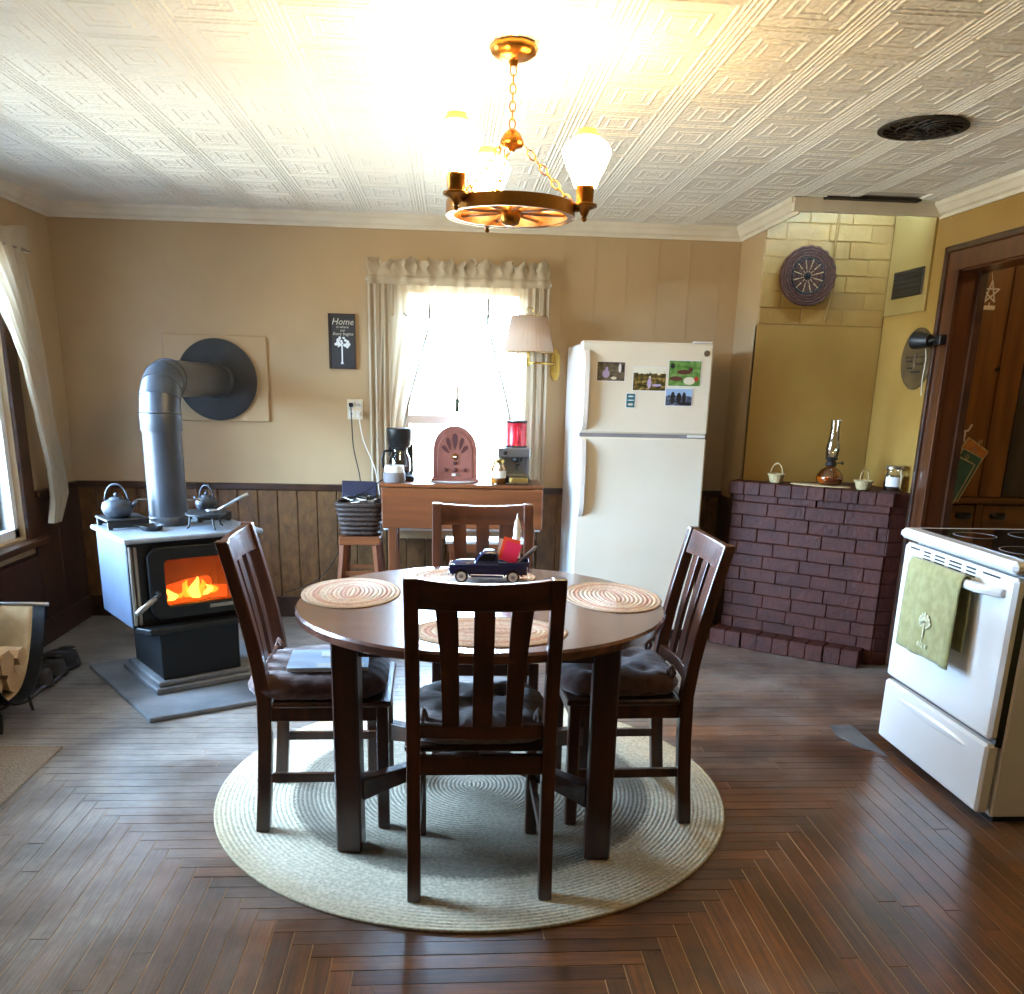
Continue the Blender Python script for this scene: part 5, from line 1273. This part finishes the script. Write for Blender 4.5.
# ================================================================== CURTAINS
def back_curtain():
    t = thing('window_curtain', 'sheer beige ruffled curtains tied back over the back window', 'curtain', (.06, 5.44, 0))
    rng = random.Random(9); ph = [rng.uniform(0, 6) for _ in range(12)]
    XA, XB = -.515, .52
    def fold(x, amp): return amp*(math.sin(58*x+ph[0])+.6*math.sin(97*x+ph[1])+.5*math.sin(31*x+ph[2]))
    MB().grid(lambda a, b: (XA+(XB-XA)*a+.014*b*math.sin(a*95+ph[5])+.006*math.sin(b*9+a*60), -.018+fold(XA+(XB-XA)*a, .010)*(.3+1.9*b)-.012*b*math.cos(a*120), 2.005+.105*b+(.010*math.sin(61*a+ph[3])+.008*math.sin(113*a+ph[4])+.005*math.sin(190*a))*b-.02*b*b), 260, 8).build('ruffle_header', 'curtain_d', t, smooth=True)
    MB().grid(lambda a, b: (XA+(XB-XA)*a, -.016+fold(XA+(XB-XA)*a, .006)-.012*math.sin(PI*b), 1.955+.052*b), 200, 6).build('rod_pocket', 'curtain_d', t, smooth=True)
    MB().tube([(XA-.01, .0, 1.98), (XB+.01, .0, 1.98)], .007, 10).build('rod', 'white_win', t)
    for x in (XA, XB): MB().box(x-.01, x+.01, 0, .066, 1.972, 1.988).build('rod_bracket', 'white_win', t)
    # short valance across the top
    MB().grid(lambda a, b: (XA+.12+(XB-XA-.24)*a, -.006+fold(XA+(XB-XA)*a, .009), 1.958-b*(.145+.018*math.sin(9*a+.4)+.012*math.sin(37*a))), 160, 10).build('valance', 'curtain', t, smooth=True)
    MB().tube([(XA+.20+(XB-XA-.40)*a/60, -.016+fold(XA+(XB-XA)*a/60, .009), 1.958-(.145+.018*math.sin(9*a/60+.4)+.012*math.sin(37*a/60))) for a in range(61)], .0045, 5).build('valance_hem', 'hem', t, smooth=True)
    def edge(u):   # inner edge of a side panel: distance of the edge from the window middle
        pts = [(0, .17), (.12, .165), (.3, .225), (.5, .29), (.68, .335), (.78, .35), (1, .325)]
        for (a, x0), (b_, x1) in zip(pts, pts[1:]):
            if u <= b_: return x0+(x1-x0)*(u-a)/(b_-a)
    for s, zb in ((-1, .70), (1, .70)):
        def fn(a, b):
            xi = edge(b); xo = .505+.015*b; x = xi+(xo-xi)*a
            return (s*x+.0, -.010+fold(a*.42+b*.03+(0 if s > 0 else 1), .011)*(1-.25*b)-.012*b, 1.958-b*(1.958-zb))
        MB().grid(fn, 60, 46).build('side_panel', 'curtain', t, smooth=True)
        def hem(a, b):
            x = edge(b)+.007*(a-.5)*2; return (s*x, -.020+.010*math.sin(40*b+2*a), 1.90-b*(1.90-zb-.02))
        MB().grid(hem, 2, 60).build('ruffled_hem', 'hem', t, smooth=True)
        MB().grid(lambda a, b: (s*(.395+.12*a), -.022+fold(a*.3+(2 if s > 0 else 3), .010)-.004, 1.958-b*(1.958-zb)), 30, 30).build('outer_layer', 'curtain_d', t, smooth=True)
back_curtain()
def left_curtain():
    t = thing('window_curtain', 'cream curtain swept back beside the left window', 'curtain', (XL+.075, 0, 0))
    rng = random.Random(5); ph = [rng.uniform(0, 6) for _ in range(6)]
    def fold(x, amp): return amp*(math.sin(50*x+ph[0])+.6*math.sin(87*x+ph[1]))
    YA, YE = 2.45, 5.05
    MB().grid(lambda a, b: (fold(a*1.6, .014)*(.4+1.3*b), YA+(YE-YA)*a+.01*math.sin(a*70+b*6), 2.03+.085*b+(.016*math.sin(47*a+ph[3]))*b), 160, 6).build('ruffle_header', 'curtain_d', t, smooth=True)
    MB().tube([(0, YA-.02, 2.02), (0, YE+.01, 2.02)], .006, 8).build('rod', 'hem', t)
    for y in (YA, YE): MB().box(-.073, 0, y-.01, y+.01, 2.012, 2.028).build('rod_bracket', 'white_win', t)
    def lerp(p, u):
        for (a, x0), (b_, x1) in zip(p, p[1:]):
            if u <= b_: q = (u-a)/(b_-a); return x0+(x1-x0)*q
        return p[-1][1]
    def fn(a, b):
        yo = lerp([(0, 5.02), (.3, 4.99), (.6, 5.01), (.80, 5.08), (.90, 5.10), (1, 4.96)], b)
        yi = lerp([(0, 4.30), (.2, 4.62), (.4, 4.78), (.6, 4.86), (.8, 4.93), (.92, 4.92), (1, 4.88)], b)
        return (fold(a*.8+b*.1, .014)+.015*math.sin(b*PI)+.03*b, yi+(yo-yi)*a, 2.03-b*(2.03-.66)+.0*a)
    MB().grid(fn, 50, 40).build('swept_panel', 'curtain_d', t, smooth=True)
    def fn2(a, b):
        yo = lerp([(0, 3.2), (.25, 2.80), (.5, 2.60), (1, 2.48)], b); yi = 2.46-.1*b
        return (fold(a*.9+b*.1, .014)+.02*b, yi+(yo-yi)*a, 2.03-b*(2.03-.66))
    MB().grid(fn2, 40, 30).build('near_panel', 'curtain_d', t, smooth=True)
left_curtain()

# ================================================================== WALL THINGS
def wall_lamp():
    t = thing('wall_lamp', 'swing-arm brass wall lamp with a pleated cloth shade', 'lamp', (.455, 5.30, 0))
    MB().lathe([(.142, 1.605), (.100, 1.797)], 96, cap=False, ripple=.012, rn=32).build('shade', 'lampshade', t, smooth=True, solid=.002)
    MB().tube([(.10*math.cos(a), .10*math.sin(a), 1.797) for a in [2*PI*k/32 for k in range(32)]], .0025, 6, closed=True).build('shade_ring', 'brass_bright', t)
    MB().tube([(.142*math.cos(a), .142*math.sin(a), 1.606) for a in [2*PI*k/32 for k in range(32)]], .0025, 6, closed=True).build('shade_ring', 'brass_bright', t)
    MB().tube([(.022*math.cos(a), 0, 1.825+.022*math.sin(a)) for a in [2*PI*k/16 for k in range(16)]], .0025, 6, closed=True).build('finial_loop', 'brass_bright', t)
    MB().tube([(0, 0, 1.545), (0, 0, 1.80)], .006, 8).build('stem', 'brass_bright', t); MB().lathe([(.016, 1.62), (.016, 1.68), (.012, 1.69)], 16).build('socket', 'brass_bright', t)
    MB().tube([(0, 0, 1.55), (.09, -.01, 1.548), (.165, .10, 1.548), (.178, .185, 1.548)], .006, 8).build('swing_arm', 'brass_bright', t, smooth=True)
    MB().tube([(-.0, 0, 1.575), (-.0, 0, 1.53)], .010, 10).build('pivot', 'brass_bright', t); MB().tube([(.178, .175, 1.60), (.178, .175, 1.50)], .008, 10).build('pivot', 'brass_bright', t)
    b = MB(); xz(b, [(.150, 1.49), (.165, 1.455), (.190, 1.455), (.205, 1.49), (.205, 1.60), (.190, 1.635), (.165, 1.635), (.150, 1.60)], .188, .2055); b.build('back_plate', 'brass_bright', t, bevel=.004)
wall_lamp()
def sign():
    t = thing('wall_sign', 'small charcoal sign with pale lettering and a silver tree', 'sign', (-.613, YB-.001, 1.645))
    MB().box(-.072, .072, -.012, 0, -.147, .147).build('board', 'sign', t)
    f = MB(); f.box(-.077, -.068, -.018, 0, -.152, .152); f.box(.068, .077, -.018, 0, -.152, .152); f.box(-.068, .068, -.018, 0, .143, .152); f.box(-.068, .068, -.018, 0, -.152, -.143); f.build('frame', 'sign_frame', t)
    for s, z, sz, sh in (('Home', .092, .050, .3), ('is where', .073, .020, .1), ('our', .055, .020, .1), ('Story begins', .034, .024, .3)):
        text(s, sz, 'lettering', 'ink', t, (.004, -.0125, z), (PI/2, 0, 0), .0003, shear=sh)
    MB().sweep([[(-.012, -.0135, -.125), (.006, -.0135, -.125), (.006, -.0121, -.125), (-.012, -.0121, -.125)], [(-.006, -.0135, -.11), (.002, -.0135, -.11), (.002, -.0121, -.11), (-.006, -.0121, -.11)], [(-.005, -.0135, -.02), (.003, -.0135, -.02), (.003, -.0121, -.02), (-.005, -.0121, -.02)]]).build('tree_trunk', 'silver', t)
    rng = random.Random(2); b = MB()
    for k in range(34):
        a = rng.uniform(0, 2*PI); r = rng.uniform(0, 1)**.6; x, z = .001+r*.040*math.cos(a), -.014+r*.028*math.sin(a)+(.008 if abs(math.cos(a)) < .5 else 0); q = rng.uniform(.005, .010)
        xz(b, [(x+q*math.cos(u), z+q*math.sin(u)) for u in [2*PI*j/6+a for j in range(6)]], -.0135-.00001*k, -.0121)
    b.build('tree_leaves', 'silver', t)
sign()
# ceiling grate
t = thing('ceiling_grate', 'round dark iron register grate in the ceiling', 'grate', (1.657, 3.388, ZC-.003))
MB().lathe([(.142, -.0015), (.150, -.006), (.150, -.010), (.132, -.012), (.130, -.008)], 48, cap=False).build('rim', 'grate', t, smooth=True, auto=40)
MB().lathe([(.131, -.0068), (.131, -.0075)], 40).build('backing', 'black', t)
for k in range(16):
    a = 2*PI*k/16; q = MB(); q.tube([((.02+.11*u)*math.cos(a+.9*u), (.02+.11*u)*math.sin(a+.9*u), -.010) for u in [j/8 for j in range(9)]], .0035, 5); q.build('scroll_bar', 'grate', t)
for r in (.045, .09): MB().tube([(r*math.cos(a), r*math.sin(a), -.010) for a in [2*PI*k/32 for k in range(32)]], .0035, 5, closed=True).build('ring_bar', 'grate', t)
# woven wall medallion
t = thing('woven_medallion', 'round dark woven basket plate hung on the chimney', 'wall basket', (1.938, 5.072, 2.028))
b = MB()
m_ = RX(PI/2)
MB().lathe([(.150, -.004), (.150, .010), (.05, .004), (.03, .002)], 40, m_).build('backing', 'woven_dark', t)
for k in range(9):
    r = .030+k*.0145; n = 40
    MB().tube([((r+.002*math.cos(20*a))*math.cos(a), -.016-.0015*k-.003*math.cos(20*a+PI*(k % 2)), (r+.002*math.cos(20*a))*math.sin(a)) for a in [2*PI*i/80 for i in range(80)]], .0078, 6, closed=True).build('coil', 'woven_dark' if k not in (4,) else 'black', t, smooth=True)
for k in range(24):
    a = 2*PI*k/24; MB().tube([(.022*math.cos(a), -.020, .022*math.sin(a)), (.085*math.cos(a), -.030, .085*math.sin(a))], .003, 5).build('spoke', 'straw' if k % 2 else 'woven_dark', t)
MB().lathe([(.018, 0), (.016, .006), (.006, .008)], 14, T(0, -.018, 0) @ m_).build('centre', 'black', t)
# vent
t = thing('wall_vent', 'black rectangular vent cover on the panel by the chimney', 'vent', (XR-.0125, 4.845, 1.985))
MB().cbox(-.008, 0, -.158, .158, -.067, .067, .003).build('cover', 'black', t)
for k in range(5): MB().box(-.011, -.007, -.145, .145, -.05+k*.024, -.042+k*.024).build('louver', 'black_iron', t)
# flue plate with pressed landscape
t = thing('flue_cover', 'round embossed tin flue cover on the mustard wall', 'flue cover', (XR-.001, 4.665, 1.603))
my = RY(-PI/2)
MB().lathe([(.154, 0), (.154, .005), (.146, .011), (.138, .008), (.002, .009)], 48, my).build('disk', 'plate', t, smooth=True, auto=40)
e = MB()
for i, (y0, y1, z0, z1) in enumerate(((-.10, .10, .005, .010), (-.08, -.02, -.03, -.022), (.03, .09, -.015, -.008), (-.06, .03, -.07, -.06), (.02, .07, -.05, -.042))): e.box(-.0125, -.008, y0, y1, z0, z1)
e.build('embossed_lines', 'grate', t); MB().box(-.0128, -.008, -.012, .004, -.05, .03).build('embossed_figure', 'nickel', t)
# clip-on spotlight on the casing
t = thing('clip_spotlight', 'black clip-on spotlight on the door casing', 'spotlight', (XR-.085, 4.475, 1.682))
dirn = Vector((-.35, .85, .05)).normalized(); q = dirn.to_track_quat('Z', 'Y').to_matrix().to_4x4()
MB().lathe([(.020, -.05), (.030, -.045), (.036, -.02), (.043, .03), (.043, .045), (.038, .045), (.030, .01)], 24, q).build('shade', 'black', t, smooth=True, auto=40)
MB().tube([(0, -.03, -.01), (.02, -.06, .0), (.05, -.075, .0), (.083, -.075, .0)], .010, 10).build('arm', 'black', t, smooth=True)
MB().cbox(.030, .064, -.105, -.045, -.022, .022, .004).build('clamp', 'black', t)
cord('lamp_cord', 'thin white cord hanging from the clip spotlight', 'ivory', [(XR-.060, 4.49, 1.66), (XR-.040, 4.50, 1.60), (XR-.03, 4.525, 1.50), (XR-.022, 4.53, 1.42)], .003)

# ---- on the mantel
ZM = .9345
def mini_basket(label, loc, rotz, s=1):
    t = thing('mini_basket', label, 'basket', loc, rotz, 'little straw baskets on the mantel')
    MB().lathe([(.030*s, 0), (.036*s, .012*s), (.042*s, .038*s), (.045*s, .045*s), (.040*s, .043*s), (.030*s, .006*s)], 24, ripple=.03, rn=12).build('bowl', 'straw', t, smooth=True)
    MB().tube([(.046*s*math.cos(a), .046*s*math.sin(a), .045*s) for a in [2*PI*k/24 for k in range(24)]], .005*s, 6, closed=True).build('rim', 'straw', t, smooth=True)
    MB().tube([(.042*s*math.cos(a), 0, .044*s+.062*s*math.sin(a)) for a in [PI*k/12 for k in range(13)]], .0035*s, 6).build('handle', 'straw', t, smooth=True)
mini_basket('little straw basket on the mantel beside the fridge end', (1.835, 4.93, ZM), PI/2+.5)
mini_basket('little straw basket on the mantel right of the oil lamp', (2.20, 4.63, ZM), .6, 1.0)
t = thing('oil_lamp', 'amber glass oil lamp with a clear chimney on the mantel', 'oil lamp', (2.075, 4.78, ZM+.0065))
MB().lathe([(.045, 0), (.058, .006), (.070, .030), (.068, .052), (.050, .078), (.026, .096), (.022, .10)], 32).build('font', 'amber', t, smooth=True, auto=50)
MB().lathe([(.042, .003), (.055, .008), (.066, .030), (.065, .045)], 32).build('lamp_oil', 'honey', t, smooth=True, auto=50)
b = MB().lathe([(.024, .100), (.030, .108), (.026, .122), (.020, .130), (.032, .138), (.034, .146), (.028, .148)], 24).build('burner', 'grate', t, smooth=True, auto=50)
MB().tube([(.02, 0, .118), (.055, -.01, .118)], .003, 6).build('wick_stem', 'grate', b); MB().lathe([(.009, -.003), (.009, .003)], 12, T(.058, -.011, .118) @ RY(PI/2)).build('wick_knob', 'grate', b)
for a in (0, PI/2, PI, 3*PI/2): MB().tube([(.030*math.cos(a), .030*math.sin(a), .146), (.036*math.cos(a), .036*math.sin(a), .168)], .002, 5).build('prong', 'grate', b)
MB().lathe([(.026, .149), (.034, .175), (.036, .195), (.028, .235), (.022, .30), (.025, .345)], 28, cap=False).build('glass_chimney', 'clear', t, smooth=True)
t = thing('jar_candle', 'glass jar candle with a white label by the door casing', 'candle', (2.345, 4.60, ZM))
MB().lathe([(.042, 0), (.047, .006), (.047, .082), (.040, .098), (.040, .112), (.044, .116)], 28, cap=False).build('jar', 'clear', t, smooth=True, auto=50)
MB().lathe([(.041, .004), (.044, .008), (.044, .078)], 28).build('wax', 'wax_dark', t, smooth=True, auto=50)
lb = MB(); lb.grid(lambda a, b_: (.0485*math.cos(-2.9+1.5*a), .0485*math.sin(-2.9+1.5*a), .024+.05*b_), 12, 1); lb.build('label', 'white', t, solid=.0005)
MB().lathe([(.046, .114), (.046, .126), (.043, .13)], 28).build('lid', 'nickel', t, smooth=True, auto=40)
b = MB(); b.lathe([(.15, 0), (.155, .002), (.15, .006)], 40, RZ(-.65) @ Matrix.Diagonal((1.05, .38, 1, 1)))
tag(b.build('mantel_doily', 'straw', None, (2.03, 4.785, ZM)), 'narrow pale doily under the oil lamp', 'doily')

# ---- pantry cabinet seen through the doorway
def cabinet():
    t = thing('pantry_cabinet', 'tall oak pantry cabinet seen through the doorway', 'cabinet', (2.62, 4.80, 0))
    MB().box(0, .95, .02, .45, 0, 2.25).build('body', 'cab', t)
    MB().cbox(.0, .325, 0, .022, .885, 2.22, .004).build('door_panel', 'cab', t)
    MB().cbox(.325, .455, -.006, .024, .885, 2.22, .004).build('centre_stile', 'cab', t)
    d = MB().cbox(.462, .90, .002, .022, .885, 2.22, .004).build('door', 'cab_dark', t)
    MB().cbox(.86, .95, -.006, .024, .0, 2.22, .004).build('side_stile', 'cab', t)
    for x, z, par in ((.31, 1.565, t), (.475, 1.565, d)):
        MB().tube([(x, 0, z), (x, -.022, z)], [.007, .012], 10).build('knob', 'black', par)
    MB().cbox(-.005, .955, -.022, .03, .850, .884, .005).build('counter_rail', 'cab_x', t)
    MB().cbox(.325, .365, -.004, .024, .60, .85, .003).build('drawer_stile', 'cab', t)
    for x0, x1, c in ((.0, .32, .26), (.37, .86, .46)):
        d2 = MB().cbox(x0, x1, 0, .022, .70, .842, .004).build('drawer', 'cab_x', t)
        secs = [[(c-.045, 0, .77), (c-.045, -.004, .78), (c-.045, -.004, .79), (c-.045, 0, .80)]]
        for i in range(1, 8):
            u = i/8; x = c-.045+.09*u; h = math.sin(PI*u)**.6
            secs.append([(x, 0, .77), (x, -.024*h-.003, .765), (x, -.028*h-.003, .785), (x, 0, .80)])
        secs.append([(c+.045, 0, .77), (c+.045, -.004, .78), (c+.045, -.004, .79), (c+.045, 0, .80)])
        MB().sweep(secs).build('cup_pull', 'black_iron', d2, smooth=True, auto=50)
    MB().cbox(.0, .86, 0, .022, .08, .69, .004).build('lower_door', 'cab', t)
cabinet()
# hook and pot holders on the far side of the jamb
t = thing('wall_hook', 'small wooden double hook holding the pot holders', 'hook', (2.62, 4.52, 1.255))
MB().cbox(-.075, -.062, -.04, .04, -.03, .03, .002).build('plate', 'ivory', t)
MB().tube([(-.065, 0, .0), (.0, 0, -.008), (.045, 0, .0), (.060, 0, .03)], .005, 8).build('prong', 'ivory', t, smooth=True); MB().tube([(.03, 0, -.005), (.03, 0, -.05), (.04, 0, -.06)], .004, 8).build('prong', 'ivory', t, smooth=True)
def potholder(label, m_, cx, cz, w, h, ang, y):
    t = thing('pot_holder', label, 'pot holder', (cx, y, cz), 0, 'pot holders by the doorway'); t.rotation_euler = (0, ang, 0)
    MB().cbox(-w, w, -.006, .006, -h, h, .003).build('pad', m_, t)
    ed = [(-w, 0, -h), (w, 0, -h), (w, 0, h), (-w, 0, h)]; pts = []
    for i in range(4):
        a, b_ = Vector(ed[i]), Vector(ed[(i+1) % 4]); pts += [a.lerp(b_, k/5) for k in range(5)]
    MB().tube(pts, .006, 6, closed=True).build('binding', 'straw', t, smooth=True)
    MB().tube([(0, 0, h), (-.008, 0, h+.02), (0, 0, h+.032), (.008, 0, h+.02), (0, 0, h)], .0025, 5).build('loop', 'straw', t)
potholder('orange print pot holder nearest the hook', 'orange_cloth', 2.695, 1.11, .065, .085, .55, 4.535)
potholder('dark green pot holder hanging in the middle', 'green', 2.655, 1.03, .06, .12, .42, 4.515)
potholder('pale green pot holder hanging in front of the others', 'green', 2.615, 1.00, .055, .115, .40, 4.495)
t = thing('star_ornament', 'white twig star ornament hung at the doorway top', 'ornament', (2.655, 4.50, 1.895))
for k in range(5):
    a = PI/2+2*PI*k/5; c = PI/2+2*PI*(k+2)/5; MB().tube([(.045*math.cos(a), 0, .02+.055*math.sin(a)), (.045*math.cos(c), 0, .02+.055*math.sin(c))], .0035, 6).build('twig', 'white', t)
MB().cbox(-.03, .03, -.008, .008, -.06, -.04, .002).build('block', 'ivory', t); MB().tube([(0, 0, -.04), (0, 0, -.025)], .003, 6).build('stem', 'white', t); MB().tube([(0, 0, .075), (-.01, 0, .12)], .0015, 5).build('string', 'white', t); MB().tube([(-.116, 0, .12), (0, 0, .12)], .004, 6).build('peg', 'ivory', t)

b = MB(); b.prism([(1.70, 3.60), (1.80, 3.60), (1.80, 3.25), (1.72, 3.36), (1.68, 3.48)], .0004, .0022)
tag(b.build('floor_patch', 'slate'), 'worn grey tin patch on the floor before the range', 'patch')

t = thing('pantry_light', 'bare round bulb on the pantry ceiling beyond the doorway', 'lamp', (3.15, 3.75, 2.4))  # unseen bulb added to brighten the cabinet past the doorway
MB().lathe([(.05, -.02), (.055, 0)], 20).build('socket', 'white', t); MB().sphere((0, 0, -.075), .055, 16, 10).build('bulb', M['bulb'], t, smooth=True)
